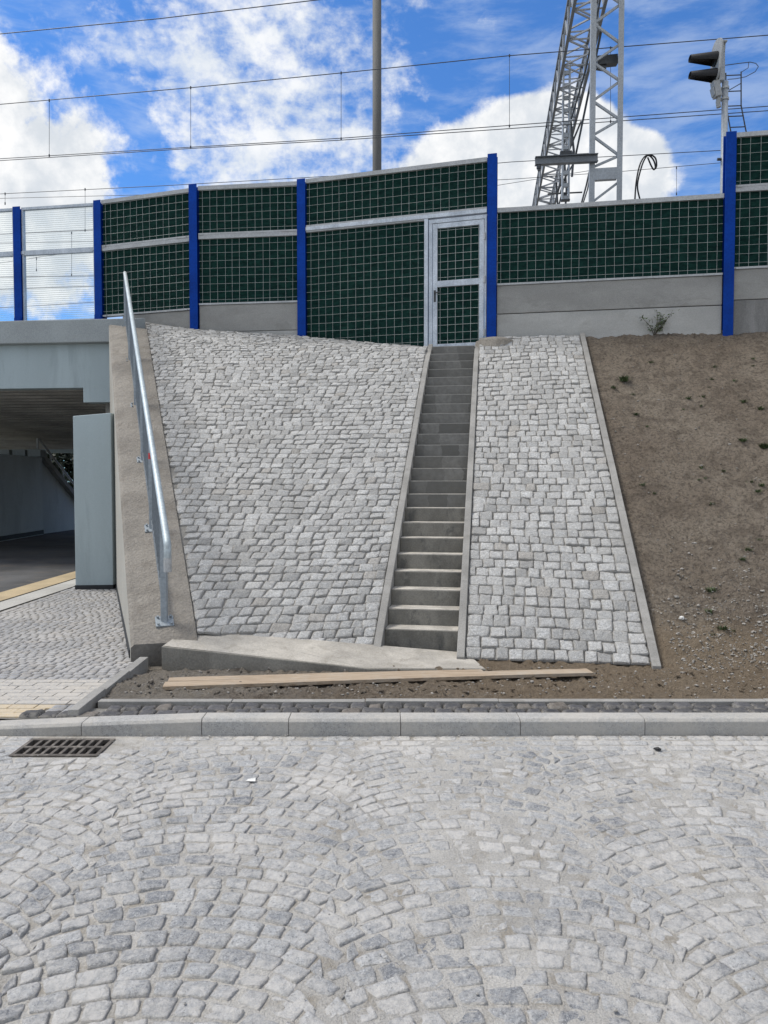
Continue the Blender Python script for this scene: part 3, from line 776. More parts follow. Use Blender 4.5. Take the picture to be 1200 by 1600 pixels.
q = b_first+dirr*ts[1]*.95+up*(RH-.17); mb = MB(); mb.tube([q-perp*.02, q-perp*.02+up*.07], .022, 8); mb.build('red_tape', M['red'], rl)

# ----------------------------------------------------------------- bridge
br = empty('rail_bridge', (-8, 15.2, 0), 'grey painted concrete railway bridge over the dark underpass at left', 'bridge')
Fb = Fr(at(-700, 500, 16.2), at(232, 500, 14.95))
zt = at(100, 499, 15.1).z; zc = at(100, 535, 15.1).z; zg = at(100, 606, 15.3).z; zg2 = at(150, 628, 15.2).z
ur = Fb.L
ua = None
def u_at(px_):   # where the bridge line crosses a pixel column
    best = min(range(2001), key=lambda i: abs(Fb.p(Fb.L*i/2000, 0, 0).x/Fb.p(Fb.L*i/2000, 0, 0).y-(px_-600)/1155.56)); return Fb.L*best/2000
mb = MB(); Fb.box(mb, 0, ur, -.35, .0, zc, zt-.001); mb.build('cornice', M['cap'], br, bevel=.015)
mb = MB(); Fb.box(mb, 0, ur, -.5, -.18, zg, zc-.002)
Fb.box(mb, u_at(126), ur, -.5, -.18, zg2, zg-.001); mb.build('girder', M['bluegrey'], br)
mb = MB(); Fb.box(mb, 0, ur, -12, -.36, zg+.55, zc-.01); mb.build('deck', M['girder'], br)
# corrugated soffit
mb = MB(); vs = []; fs = []; nn_ = 30; zfar = 2.98
w0, w1 = -.52, -11.2
for i in range(nn_*4+1):
    ph_ = i/(nn_*4); w_ = w0+(w1-w0)*ph_; zz = zg+.12+(zfar-zg-.12)*ph_+(0 if (i % 4) in (0, 1) else .11)
    vs += [Fb.p(0, w_, zz), Fb.p(ur, w_, zz)]
for i in range(nn_*4): fs.append((i*2, i*2+1, i*2+3, i*2+2))
mb.add(vs, fs); mb.build('corrugated_soffit', M['soffit'], br)
mb = MB(); Fb.box(mb, 0, ur, -11.7, -11.25, 2.86, 3.9); mb.build('rear_girder', M['bluegrey'], br)
# right abutment, its end reads as a pillar
tun = Vector((.12, 1, 0)).normalized()
pA, pB = at(118, 925, 11.55), at(177, 925, 11.6); zb = pA.z; zp = at(118, 650, 11.55).z; zp2 = at(177, 645, 11.6).z
mb = MB(); Lw = 14.
A, B = Vector((pA.x, pA.y, 0)), Vector((pB.x, pB.y, 0)); off = tun*Lw
mb.hexa([A, B, B+off, A+off, A+up*zp, B+up*zp2, B+off+up*zp2, A+off+up*zp]); mb.build('abutment', M['bluegrey'], br, bevel=.01)
mb = MB(); e_ = Vector((0,-.006,0)); A2 = A+Vector((-.006,-.006,0)); B2 = B+Vector((.0,-.006,0)); mb.hexa([A2, B2, B2+off, A2+off, A2+up*.15, B2+up*.15, B2+off+up*.15, A2+off+up*.15]); mb.build('damp_course', M['black'], br)
# far abutment
q0, q1 = gz(-140, 868, .1), gz(68, 834, .1); dfa = (q1-q0).normalized(); nfa = Vector((-dfa.y, dfa.x, 0))
ztop = at(30, 713, 23.2).z
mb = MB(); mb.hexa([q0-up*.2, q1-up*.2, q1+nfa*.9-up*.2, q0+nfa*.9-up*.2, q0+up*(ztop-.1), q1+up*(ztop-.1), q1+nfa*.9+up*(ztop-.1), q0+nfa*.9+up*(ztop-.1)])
mb.build('far_abutment', M['bluegrey_brightened'], br, bevel=.01)
mb = MB(); mb.hexa([q0-nfa*.01, q1-nfa*.01, q1, q0, q0-nfa*.01+up*.13, q1-nfa*.01+up*.13, q1+up*.13, q0+up*.13]); mb.build('damp_course', M['black'], br)
for px_ in (3, 28, 52):
    c_ = at(px_, 711, 23.); mb = MB(); mb.box(c_.x-.2, c_.x+.2, c_.y+.05, c_.y+.45, ztop-.01, ztop+.2); mb.build('bearing', M['cap'], br)
# far wing wall with its rail
fw = empty('wing_wall', (q1.x, q1.y+.3, 0), 'pale wing wall sloping down beyond the far end of underpass', 'retaining wall')
g0, g1 = q1+dfa*.02+nfa*.15, gz(150, 822, .1)
h0 = at(70, 712, g0.y).z; h1 = at(150, 850, g1.y).z
mb = MB(); th = nfa*.5
mb.hexa([g0-up*.2, g1-up*.2, g1+th-up*.2, g0+th-up*.2, g0+up*(h0-.1), g1+up*max(.02, h1-.1), g1+th+up*max(.02, h1-.1), g0+th+up*(h0-.1)]); mb.build('wall_face', M['bluegrey_brightened'], fw)
mb = MB(); mb.bar(g0+up*(h0-.05)-nfa*.02, g1+up*max(.05, h1-.05)-nfa*.02, .3, .16); mb.build('coping', M['conc_slab'], fw)
mb = MB(); mb.tube([g0+up*(h0+.5), g1+up*(max(.05, h1)+.5)], .04, 8)
for i in range(6):
    q = g0.lerp(g1, i/5)+up*(h0+(max(.05, h1)-h0)*i/5-.08); mb.bar(q, q+up*.6, .05, .05)
mb.build('wall_railing', M['galv_dull'], fw)

# dark trees beyond the underpass
def leafcloud(mb, c, rx, ry, rz, n, s):
    for i in range(n):
        while True:
            p = Vector((rnd.uniform(-1,1), rnd.uniform(-1,1), rnd.uniform(-1,1)))
            if p.length < 1 and mn.noise(p*2.3+Vector(c)) > -.25*(1-p.length)-.05: break
        q = Vector(c)+Vector((p.x*rx, p.y*ry, p.z*rz)); d1 = Vector((rnd.gauss(0,1), rnd.gauss(0,1), rnd.gauss(0,1))).normalized(); d2 = d1.orthogonal().normalized()
        k = s*rnd.uniform(.6, 1.4); mb.add([q-d1*k, q+d2*k*.5, q+d1*k, q-d2*k*.5], [(0,1,2,3)])
for i, x in enumerate((-15.5, -13., -10.5)):
    tr = empty('broadleaf_tree', (x, 35+i, 0), ['dark leafy tree seen through underpass, left of its neighbours', 'dark leafy tree seen through underpass, between two others', 'dark leafy tree seen through underpass, nearest the pillar'][i], 'tree', 'trees beyond the underpass')
    mb = MB(); mb.tube([(x,35+i,-.1), (x+.1,35+i,1.5), (x-.05,35.1+i,3.5)], .2, 8, .08); mb.build('trunk', M['bark'], tr, smooth=True)
    mb = MB(); leafcloud(mb, (x,35+i,2.4), 1.9, 1.6, 2.2, 4500, .14); mb.build('crown', M['leafy'], tr)

# ------------------------------------------------------------ noise barrier
names = dict(z='beyond the left edge', a='on the bridge, leftmost, between two clear panes', b='at the end of bridge between clear pane and green panel', c='between the two short green bays left of the stairs', d='left of the wide bay holding the gate', e='tall one right beside the galvanised gate', f='rising at right in front of the signal', g='beyond the right edge', h='far right')
PZt = {}
for k in order:
    P, ztp, zbt = PP[k]
    if k in 'z' or k == 'h': pass
    nx = {'z':'a','a':'b','b':'c','c':'d','d':'e','e':'f','f':'g','g':'h','h':'h'}[k]; pv = {'z':'z','a':'z','b':'a','c':'b','d':'c','e':'d','f':'e','g':'f','h':'g'}[k]
    dd = (PP[nx][0]-PP[pv][0]).normalized(); F = Fr(P, P+dd)
    if k in 'zh': pass
    root = empty('barrier_post', (P.x, P.y, zbt-.3), 'blue steel barrier post '+names[k], 'fence post', 'blue posts of the noise barrier')
    mb = MB(); hw = .083; zb_ = zbt-.35 if k not in 'za' and k != 'b' else zt+.02
    F.box(mb, -hw, hw, .075, .09, zb_, ztp); F.box(mb, -hw, hw, -.09, -.075, zb_, ztp); F.box(mb, -.006, .006, -.0745, .0745, zb_, ztp-.001)
    mb.build('column', M['blue'], root, bevel=.002)
    if k in 'zab':
        mb = MB(); F.box(mb, -.13, .13, -.14, .17, zt+.001, zt+.025); F.box(mb, -hw+.01, hw-.01, .0905, .12, zt+.025, zt+.12); mb.build('base_plate', M['blue'], root)

def zrow(k, x, y):   # height seen at pixel on the bay next to post k
    return at(x, y, PP[k][0].y).z
def panel(F, u0, u1, z0, z1, label, top=True, mesh=.15, rail=.075, name='noise_screen', off=0):
    c = F.p((u0+u1)/2, 0, z0)
    root = empty(name, c, label, 'barrier panel', 'green mesh panels of the noise barrier')
    mb = MB(); F.box(mb, u0, u1, -.05, .06, z1-rail, z1); F.box(mb, u0, u1, -.05, .06, z0, z0+rail*.45)
    F.box(mb, u0, u0+.012, -.0495, -.042, z0+.001, z1-.001); F.box(mb, u1-.012, u1, -.0495, -.042, z0+.001, z1-.001)
    F.box(mb, u1-.3, u1-.06, .0605, .075, z0-.004, z0+.02); F.box(mb, u0+.02, u0+.1, .0605, .08, z0-.006, z0+.024)
    mb.build('frame', M['galv_dull'], root)
    mb = MB(); nu = max(2, int((u1-u0)/.075)); nz = max(2, int((z1-z0)/.075)); vs = []; fs = []
    for i in range(nz+1):
        for j in range(nu+1):
            u = u0+.002+(u1-u0-.004)*j/nu; z = z0+.034+(z1-z0-rail-.034)*i/nz
            pil = .5-.5*math.cos(2*math.pi*(u/.3)); pz = .5-.5*math.cos(2*math.pi*(z/.3))
            w_ = .005+.012*math.sqrt(max(0, pil*pz))+.008*mn.noise((u*2.1+c.x, z*2.3, c.y))
            vs.append(F.p(u, w_, z))
    for i in range(nz):
        for j in range(nu): fs.append((i*(nu+1)+j, i*(nu+1)+j+1, (i+1)*(nu+1)+j+1, (i+1)*(nu+1)+j))
    mb.add(vs, fs); F.box(mb, u0+.003, u1-.003, -.04, -.02, z0+.036, z1-rail-.002); mb.build('absorber', M['absorb'], root, smooth=True)
    mb = MB(); r = .0023; u = u0+mesh*.5+off
    while u < u1-.03:
        jx = rnd.uniform(-.012, .012); pts = [F.p(u+jx+rnd.uniform(-.003,.003), .045, z0+.03), F.p(u+jx+rnd.uniform(-.004,.004), .047, (z0+z1)/2), F.p(u+jx, .045, z1-rail+.002)]
        mb.tube(pts, r, 5); u += mesh
    z = z0+.1
    while z < z1-rail:
        m_ = max(2, int((u1-u0)/.6)); pts = [F.p(u0+.01+(u1-u0-.02)*i/m_, .052+rnd.uniform(-.002,.002), z+rnd.uniform(-.006,.006)) for i in range(m_+1)]
        mb.tube(pts, r*.9, 5); z += mesh*1.0
    mb.build('wire_mesh', M['mesh'], root)
    return root
def bayf(k0, k1):
    F = Fr(PP[k0][0], PP[k1][0]); return F, .09, F.L-.09
def slab(F, u0, u1, z0, z1, label, mat, w=.04):
    mb = MB(); F.box(mb, u0, u1, -.06, w, z0, z1); o = mb.build('concrete_slab', mat, loc=F.p((u0+u1)/2, 0, z0), bevel=.008); tag(o, label, 'concrete slab', 'concrete slabs under the noise barrier'); return o
# bridge panes
for k0, k1, lab, x_ in (('z','a','clear striped pane at far left edge of bridge barrier',0), ('a','b','clear striped pane between two blue posts on the bridge',1)):
    F, u0, u1 = bayf(k0, k1); zt_ = zrow('b', 150, 318); zm = zrow('b', 150, 390); zb_ = zt+.03
    root = empty('glass_screen', F.p((u0+u1)/2, 0, zb_), lab, 'glazed panel', 'clear panes on the bridge')
    mb = MB()
    F.box(mb, u0, u1, -.03, .05, zt_-.05, zt_); F.box(mb, u0, u1, -.03, .05, zm-.05, zm+.045); F.box(mb, u0, u1, -.03, .05, zb_, zb_+.03)
    for a_, b_ in ((zb_+.03, zm-.05), (zm+.045, zt_-.05)): F.box(mb, u0, u0+.03, -.03, .048, a_, b_); F.box(mb, u1-.03, u1, -.03, .048, a_, b_)
    mb.build('frame', M['galv'], root)
    for a_, b_ in ((zb_+.03, zm-.05), (zm+.045, zt_-.05)):
        mb = MB(); F.box(mb, u0+.03, u1-.03, -.006, .006, a_+.001, b_-.001); mb.build('pane', M['pane'], root)
    mb = MB()
    for u in (u0+.02, u1-.02): F.box(mb, u-.03, u+.03, .05, .065, zm-.03, zm+.03)
    mb.build('clip', M['galv'], root)
# bay b-c
F, u0, u1 = bayf('b', 'c'); zt_, zm, zb_ = zrow('b',163,315), zrow('b',163,388), zrow('b',163,497)
panel(F, u0, u1, zm+.0, zt_, 'upper green mesh panel in the bay at the bridge end')
panel(F, u0, u1, zb_+.01, zm-.004, 'lower green mesh panel behind the top of the railing')
slab(F, .55, u1, 3.9, zb_, 'short grey concrete slab with pale green scrawl beside the bridge end', M['conc_slab'])
mb = MB()
for uu in (.78, .62): 
    mb.tube([F.p(uu, .045, zb_-.36), F.p(uu+.03, .045, zb_-.24), F.p(uu+.08, .045, zb_-.22), F.p(uu+.1, .045, zb_-.3), F.p(uu+.12, .045, zb_-.38)], .009, 5)
o = mb.build('spray_mark', M['chalk'], loc=F.p(.7, .045, zb_-.3)); tag(o, 'pale green spray scrawl low on the short concrete slab', 'graffiti')
# bay c-d
F, u0, u1 = bayf('c', 'd'); zt_, zm, zb_ = zrow('c',312,293), zrow('c',312,369), zrow('c',312,478)
panel(F, u0, u1, zm, zt_, 'upper green mesh panel left of the wide gate bay')
panel(F, u0, u1, zb_, zm-.004, 'lower green mesh panel above two concrete slabs left of gate bay')
zj = at(460, 516, PP['d'][0].y).z
slab(F, u0, u1, zj+.004, zb_-.004, 'upper grey slab between blue posts above the left sett slope', M['conc_slab'])
slab(F, u0, u1, 4., zj-.004, 'lower grey slab half hidden behind top of the left sett slope', M['conc_slab2'], .037)
# bay d-e with the gate
F, u0, u1 = bayf('d', 'e'); zt_, zm = (zrow('d',480,281)+zrow('e',762,248))/2, (zrow('d',480,357)+zrow('e',762,327))/2
panel(F, u0, u1, zm, zt_, 'wide upper green mesh panel above the gate')
def u_px(F, x):
    best = min(range(4001), key=lambda i: abs(F.p(F.L*i/4000, 0, 0).x/F.p(F.L*i/4000, 0, 0).y*1.0-(x-600)/1155.56*.99)); return F.L*best/4000
ul = u_px(F, 664)
panel(F, u0, ul-.002, 4.1, zm-.05, 'large lower green mesh panel left of the gate', rail=.05, off=.02)
gt = empty('gate', F.p(u1, 0, 4.2), 'galvanised steel mesh gate at the top of the stairs', 'gate')
mb = MB(); zt2 = zm-.005; zfr = zm-.1; g_b = 4.19
F.box(mb, ul, ul+.07, -.05, .075, 4.1, zt2-.07); F.box(mb, ul+.085, ul+.15, -.05, .06, g_b, zfr-.07)
F.box(mb, u1-.035, u1, -.05, .06, g_b, zfr-.07); F.box(mb, ul+.085, u1, -.05, .063, zfr-.07, zfr-.0)
F.box(mb, u0, u1, -.05, .08, zt2-.068, zt2); mb.build('gate_frame', M['galv'], gt, bevel=.003)
la, lb = ul+.16, u1-.045; lz0, lz1 = g_b+.01, zfr-.085; lm = at(720, 446, F.p(la,0,0).y).z
mb = MB(); W_ = .085
F.box(mb, la, la+W_, .0, .072, lz0, lz1); F.box(mb, lb-W_, lb, .0, .072, lz0, lz1)
for a_, b_ in ((lz0, lz0+W_), (lz1-W_, lz1), (lm-.055, lm+.055)): F.box(mb, la+W_, lb-W_, .001, .07, a_, b_)
leaf = mb.build('gate_leaf', M['galv'], gt, bevel=.004)
for a_, b_ in ((lz0+W_, lm-.055), (lm+.055, lz1-W_)):
    mb = MB(); F.box(mb, la+W_+.001, lb-W_-.001, .005, .02, a_+.001, b_-.001); mb.build('absorber', M['absorb'], leaf)
    mb = MB(); u = la+W_+.05
    while u < lb-W_: mb.tube([F.p(u,.05,a_), F.p(u,.05,b_)], .0032, 5); u += .14
    z = a_+.06
    while z < b_: mb.tube([F.p(la+W_,.057,z), F.p(lb-W_,.057,z)], .0028, 5); z += .14
    mb.build('wire_mesh', M['mesh'], leaf)
mb = MB(); hz = lm-.16; mb.tube([F.p(la+.04,.07,hz), F.p(la+.04,.12,hz), F.p(la+.16,.12,hz)], .011, 8); F.box(mb, la+.02, la+.06, .072, .08, hz-.16, hz+.05); mb.build('handle', M['dark'], leaf)
for hzz in (lz0+.25, lm+.02, lz1-.3):
    mb = MB(); mb.tube([F.p(lb+.01,.075,hzz-.06), F.p(lb+.01,.075,hzz+.06)], .018, 8); mb.build('hinge', M['galv_dull'], leaf)
# bay e-f and f-g, g-h
F, u0, u1 = bayf('e', 'f'); zt_, zb_ = (zrow('e',777,327)+zrow('f',1130,304))/2, (zrow('e',777,447)+zrow('f',1130,431))/2
panel(F, u0, u1, zb_, zt_, 'long low green mesh panel right of the gate')
zj = (zrow('e',777,492)+zrow('f',1130,477))/2
slab(F, u0, u1, zj+.006, zb_-.004, 'long darker grey slab right of gate, upper of two', M['conc_slab'])
slab(F, u0, u1, 4., zj-.006, 'long pale grey slab right of gate, lower one above the dirt', M['conc_slab2'], .034)
for k0, k1, wl in (('f','g','at the right edge of the barrier'), ('g','h','outside the right edge')):
    F, u0, u1 = bayf(k0, k1); q = lambda y: at(1165, y, F.p(.3,0,0).y).z
    panel(F, u0, u1, q(293), q(208), 'tall upper green mesh panel '+wl)
    panel(F, u0, u1, q(421), q(293)-.004, 'lower green mesh panel '+wl)
    slab(F, u0, u1, q(469)+.006, q(421)-.004, 'upper grey concrete slab '+wl, M['conc_slab'])
    slab(F, u0, u1, 4., q(469)-.006, 'stained lower concrete slab '+wl, mat_surface('slab_stained', (.24,.235,.225), .2, 1.5, 60, .9, bd=.001, stain=(.15,.15,.14), stain_amt=.6, stretch=(3,3,.5)))

# ---------------------------------------------------------- overhead line
TD = .149
def wY(x, Y0): return Y0/(1+(x-600)/1155.56*TD)
def wire(pts, Y0, label, drops=(), r=.011, name='overhead_wire', steps=10):
    P = [at(x, y, wY(x, Y0)) for x, y in pts]; Q = []
    for i in range(len(P)-1):
        for k in range(steps):
            t_ = k/steps; q = P[i].lerp(P[i+1], t_); q.z -= .0; Q.append(q)
    Q.append(P[-1]); e0 = (Q[1]-Q[0]).normalized(); e1 = (Q[-1]-Q[-2]).normalized(); Q = [Q[0]-e0*14]+Q+[Q[-1]+e1*14]
    mb = MB(); mb.tube(Q, r, 5); o = mb.build(name, M['wire'], loc=P[0]); tag(o, label, 'overhead wire', 'wires above the tracks')
    for x, y0, y1 in drops:
        mb = MB(); mb.tube([at(x, y0, wY(x, Y0)), at(x, y1, wY(x, Y0))], .006, 5); mb.tube([at(x, y0-2, wY(x,Y0)), at(x, y0+2, wY(x,Y0))], .018, 5); mb.tube([at(x, y1-2, wY(x,Y0)), at(x, y1+2, wY(x,Y0))], .018, 5)
        mb.build('dropper', M['wire'], o)
    return o
wire([(0,53),(250,29),(495,0),(700,-26)], 17.6, 'topmost wire crossing the upper left corner of the sky')
wire([(0,163),(298,137),(533,114),(796,87),(1200,55)], 18.7, 'long upper wire with droppers hanging across the whole sky', [(77,157,243),(298,137,230),(533,114,217),(796,87,197),(954,75,190)])
wire([(0,248),(298,230),(533,216),(796,196),(1200,166)], 18.7, 'paired wire hung on the droppers, upper strand', r=.010)
wire([(0,251),(298,232),(533,219),(796,201),(1200,173)], 18.75, 'paired wire just under its twin, lower strand', r=.010)
wire([(0,303),(260,290),(590,271),(800,253),(1200,231)], 22., 'wire skimming along the top of the green barrier', [(8,303,318),(133,296,360)], r=.010)
wire([(0,310),(400,300),(800,280),(970,268),(1200,248)], 25, 'thin wire low behind the lattice mast', [(1057,262,303)], r=.009)
wire([(0,366),(150,359),(600,335)], 22., 'wire behind the upper clear pane', [(112,364,430)], r=.012)
wire([(0,380),(150,377),(600,360)], 30., 'thin wire behind the upper pane, higher of two', r=.011)
wire([(0,433),(150,431),(600,415)], 24., 'thick wire behind the lower clear pane', [(57,404,422)], r=.013)
wire([(0,452),(150,447),(600,432)], 26., 'lowest but one wire behind the lower clear pane', r=.012)
wire([(0,481),(150,472),(600,450)], 28., 'lowest wire behind the clear panes', r=.012)
wire([(0,411),(80,399),(150,390),(400,350)], 30., 'slanting wire behind the lower clear pane', r=.010)
# round concrete pole
p = at(589, 150, 20); mb = MB(); mb.tube([(p.x,20,4.2), (p.x,20,9), (p.x,20,15.5)], .125, 20, .115)
o = mb.build('concrete_pole', M['pole'], loc=(p.x,20,4.2), smooth=True); tag(o, 'tall round concrete pole rising behind the barrier in the middle', 'pole')

# lattice mast
yM = 15.8; xl, xr = at(926,150,yM).x, at(967,150,yM).x
ms = empty('lattice_mast', ((xl+xr)/2, yM, 4.2), 'pale steel lattice mast standing right of the truss gantry', 'mast')
dm = Vector((.989,-.147,0)); dn = Vector((.147,.989,0)); zM = 13.6
L0 = Vector((xl, yM, 0)); R0 = L0+dm*(xr-xl)/.989
for q in (L0, R0):
    mb = MB()
    for zz0, zz1 in ((4.2, zM),):
        a0 = q-dm*.05; 
        mb.prism([q-dm*.055-dn*.06+up*zz0, q+dm*.055-dn*.06+up*zz0, q+dm*.055-dn*.045+up*zz0, q-dm*.055-dn*.045+up*zz0], up*(zz1-zz0))
        e = 1 if q is R0 else -1
        x0_, x1_ = (.04, .055) if e > 0 else (-.055, -.04)
        mb.prism([q+dm*x0_-dn*.0445+up*zz0, q+dm*x1_-dn*.0445+up*zz0, q+dm*x1_+dn*.06+up*zz0, q+dm*x0_+dn*.06+up*zz0], up*(zz1-zz0))
    mb.build('chord', M['mast'], ms)
ys_ = [-20, 10, 33, 60, 93, 128, 160, 191, 220, 251, 268]
lft = True; zz = at(946, 290, yM).z; ztab = [at(946, y, yM).z for y in (262, 246, 212, 190, 158, 130, 98, 72, 37, 10, -24, -50)]
mb = MB(); side = 0
for za, zb2 in zip(ztab, ztab[1:]):
    a_, b_ = (R0, L0) if side else (L0, R0)
    mb.bar(Vector((a_.x, a_.y, za)), Vector((b_.x, b_.y, zb2)), .045, .045, up=(0,1,0)); side = 1-side
zq = at(946, 285, yM).z; mb.bar(Vector((L0.x, L0.y, zq-.42)), Vector((R0.x, R0.y, zq-.02)), .045, .045, up=(0,1,0))
mb.bar(Vector((R0.x, R0.y, zq-.9)), Vector((L0.x, L0.y, zq-.42)), .045, .045, up=(0,1,0))
mb.build('diagonal', M['mast'], ms)
mb = MB(); c_ = (L0+R0)/2; zp1, zp0 = at(946, 265, yM).z, at(946, 283, yM).z; hh = (R0-L0).length/2-.056
mb.prism([c_-dm*hh-dn*.058+up*zp0, c_+dm*hh-dn*.058+up*zp0, c_+dm*hh+dn*.05+up*zp0, c_-dm*hh+dn*.05+up*zp0], up*(zp1-zp0)); mb.build('tie_plate', M['mast'], ms)
mb = MB(); a_ = at(932, 97, yM+.15); b_ = at(964, 94, yM+.15); mb.bar(a_, b_, .16, .18); mb.bar(a_+Vector((.0,0,-.1)), a_+Vector((.2,0,-.13)), .08, .1); mb.build('insulator_box', M['dark'], ms)
# bracket beam on the mast
a_, b_ = at(836, 252, yM-.05), at(934, 247, yM-.12); mb = MB()
for dz in (.075, -.075): mb.bar(a_+up*dz, b_+up*dz, .12, .012)
mb.bar(a_, b_, .012, .138); arm = mb.build('bracket_arm', M['truss'], ms)
mb = MB(); mb.tube([a_+up*-.09+dm*.08, a_+up*-.16+dm*.08], .05, 8); mb.tube([a_+up*-.16+dm*.08, a_+up*-.2+dm*.08], .03, 8); mb.build('insulator', M['dark'], arm)

# truss gantry
gn = empty('truss_gantry', at(850, 318, 29.5), 'steel box truss gantry receding over the tracks behind the mast', 'gantry')
zc_ = 12.9+.0; gd = Vector((.136,1,0)).normalized(); gs = Vector((gd.y,-gd.x,0)); gp0 = Vector((4.61, 17, 0)); gw, gh = .34, .42
def gpt(t_, s_, h_): return gp0+gd*t_+gs*(s_*gw)+up*(zc_+h_*gh)
t0_, t1_ = -3.2, 16.
CH = {}
for s_ in (-1, 1):
    for h_ in (-1, 1):
        mb = MB(); mb.bar(gpt(t0_, s_, h_), gpt(t1_, s_, h_), .07, .07); mb.build('chord', M['truss'], gn)
def lace(face, npan, k_):
    mb = MB()
    for i in range(npan):
        ta, tb = t0_+(t1_-t0_)*i/npan, t0_+(t1_-t0_)*(i+1)/npan; tm = (ta+tb)/2
        A_, B_ = face; mb.bar(gpt(ta, *A_), gpt(tm, *B_), .035, .035); mb.bar(gpt(tm, *B_), gpt(tb, *A_), .035, .035)
        mb.bar(gpt(ta, *A_), gpt(ta, *B_), .03, .03)
    mb.build('lacing', M['lace'], gn)
lace(((-1,-1),(1,-1)), 17, 0); lace(((-1,1),(1,1)), 17, 0); lace(((-1,-1),(-1,1)), 17, 0); lace(((1,-1),(1,1)), 17, 0)
# far leg of the gantry
fl0 = gpt(t1_-.4, 0, 0); mb = MB()
for s_ in (-1, 1): mb.bar(Vector((fl0.x+s_*.16, fl0.y, 4.2)), Vector((fl0.x+s_*.16, fl0.y, zc_)), .07, .09)
z_ = 5.
while z_ < zc_: mb.bar(Vector((fl0.x-.16, fl0.y, z_)), Vector((fl0.x+.16, fl0.y, z_)), .12, .1); z_ += .42
mb.build('far_leg', M['galv_dull'], gn)
# drop post hanging from the truss
q = at(884.5, 200, 20.9); q.z = 0; zlow = at(884, 312, 20.9).z; dp = MB()
for s_ in (-1, 1): dp.bar(q+gs*(s_*.085)+up*zlow, q+gs*(s_*.085)+up*(zc_+.5), .04, .1)
z_ = zlow
while z_ < zc_+.4: dp.bar(q-gs*.065+up*(z_+.05), q+gs*.065+up*(z_+.05), .07, .1); z_ += .34
dpo = dp.build('drop_post', M['mast'], gn)
mb = MB(); mb.bar(q-gs*.12+up*(zlow-.02), q+gs*.12+up*(zlow-.02), .12, .04); mb.bar(q-gs*.16+up*at(884,240,20.9).z, q+gs*.16+up*at(884,240,20.9).z, .14, .1); mb.build('clamp', M['dark'], dpo)
# cantilever struts and insulators hung below the truss
hang = [(24.5, .35, 2.2), (27.0, .2, 2.6), (22.5, .5, 1.6)]
for Y_, sx, ln in hang:
    t_ = Y_-17; a_ = gpt(t_, .6, -1); mb = MB()
    mb.tube([a_, a_-up*ln*.55+gs*.1, a_-up*ln+gs*.05], .035, 6); mb.tube([a_+gs*.3, a_-up*ln*.6-gs*.1], .03, 6); mb.tube([a_-up*ln*.6-gs*.5, a_-up*ln*.6+gs*.6], .025, 6); cl_ = mb.build('cantilever', M['dark'], gn)
    mb = MB()
    for k in range(4): mb.tube([a_-up*(ln*.6+.05*k)+gs*.02, a_-up*(ln*.6+.05*k+.025)+gs*.02], .09, 10)
    mb.build('insulator', M['dark'], cl_)
mb = MB(); mb.tube([gpt(1., 1.2, -1), gpt(6, 1.1, -2.6)-up*.3, at(870, 300, 23.5)], .03, 6); mb.tube([at(940, -10, 16.6), at(915, 110, 17.6), at(893, 185, 19.2)], .022, 6); mb.build('stay_cable', M['dark'], gn)
mb = MB(); mb.tube([at(921, 268, 16.1), at(916, 290, 16.1), at(909, 316, 16.1)], .02, 6); mb.tube([at(924, 262, 16.1), at(918, 296, 16.1), at(911, 318, 16.1)], .014, 6)
o = mb.build('stay_rod', M['dark'], loc=at(910, 316, 16.1)); tag(o, 'short dark slanting stay rods just left of the lattice mast', 'stay rod')

# cable loop
mb = MB(); Yc = 17.2
def arc(pts, r):
    P = [at(x, y, Yc) for x, y in pts]; Q = []
    for i in range(len(P)-1):
        p0, p1, p2, p3 = P[max(i-1,0)], P[i], P[i+1], P[min(i+2, len(P)-1)]
        for k in range(6):
            t_ = k/6; Q.append(.5*((2*p1)+(p2-p0)*t_+(2*p0-5*p1+4*p2-p3)*t_*t_+(3*p1-p0-3*p2+p3)*t_**3))
    Q.append(P[-1]); mb.tube(Q, r, 6)
arc([(992,312),(994,285),(999,260),(1006,246),(1014,243),(1021,250),(1024,260),(1022,265),(1018,260),(1012,246)], .018)
arc([(1000,312),(996,290),(1002,262),(1009,246),(1016,242),(1024,247),(1026,258),(1024,264)], .018)
o = mb.build('cable_loop', M['rubber'], loc=at(994, 312, Yc), smooth=True); tag(o, 'looped black cables curling over a wire right of the mast', 'cable')

# --------------------------------------------------------------- signal
yS = 15.0; sg = empty('rail_signal', (at(1131,250,yS).x, yS, 4.2), 'grey railway signal with two long black hoods facing left', 'railway signal')
q = at(1131, 250, yS).x
zT = at(1131, 128, yS).z
mb = MB(); mb.tube([(q,yS,4.2),(q,yS,zT)], .062, 14); mb.build('signal_pole', M['mast'], sg, smooth=True)
for y_ in (138, 155):
    z_ = at(1131, y_, yS).z; mb = MB(); mb.tube([(q,yS,z_-.02),(q,yS,z_+.02)], .078, 14); mb.build('clamp_ring', M['galv_dull'], sg)
def S_(x, y, dy=0): return at(x, y, yS+dy)
mb = MB(); mb.bar(S_(1125, 80), S_(1125, 128), .1, .14, up=(0,1,0)); mb.bar(S_(1131, 80, .05), S_(1131, 126, .05), .03, .06, up=(0,1,0)); mb.build('mounting_column', M['mast'], sg, bevel=.01)
mb = MB()     # backing shield, a rounded plate seen nearly edge on
c0 = S_(1118, 96); pts = []
for i in range(20):
    an = 2*math.pi*i/20; pts.append(c0+Vector((0,math.cos(an)*.26,0))+up*(math.sin(an)*.26+(.16 if math.sin(an) > 0 else -.16))+Vector((-.02 if math.sin(an) < 0 else .01,0,0)))
mb.prism(pts, (.03,0,0)); mb.build('backing_plate', M['sigbox'], sg)
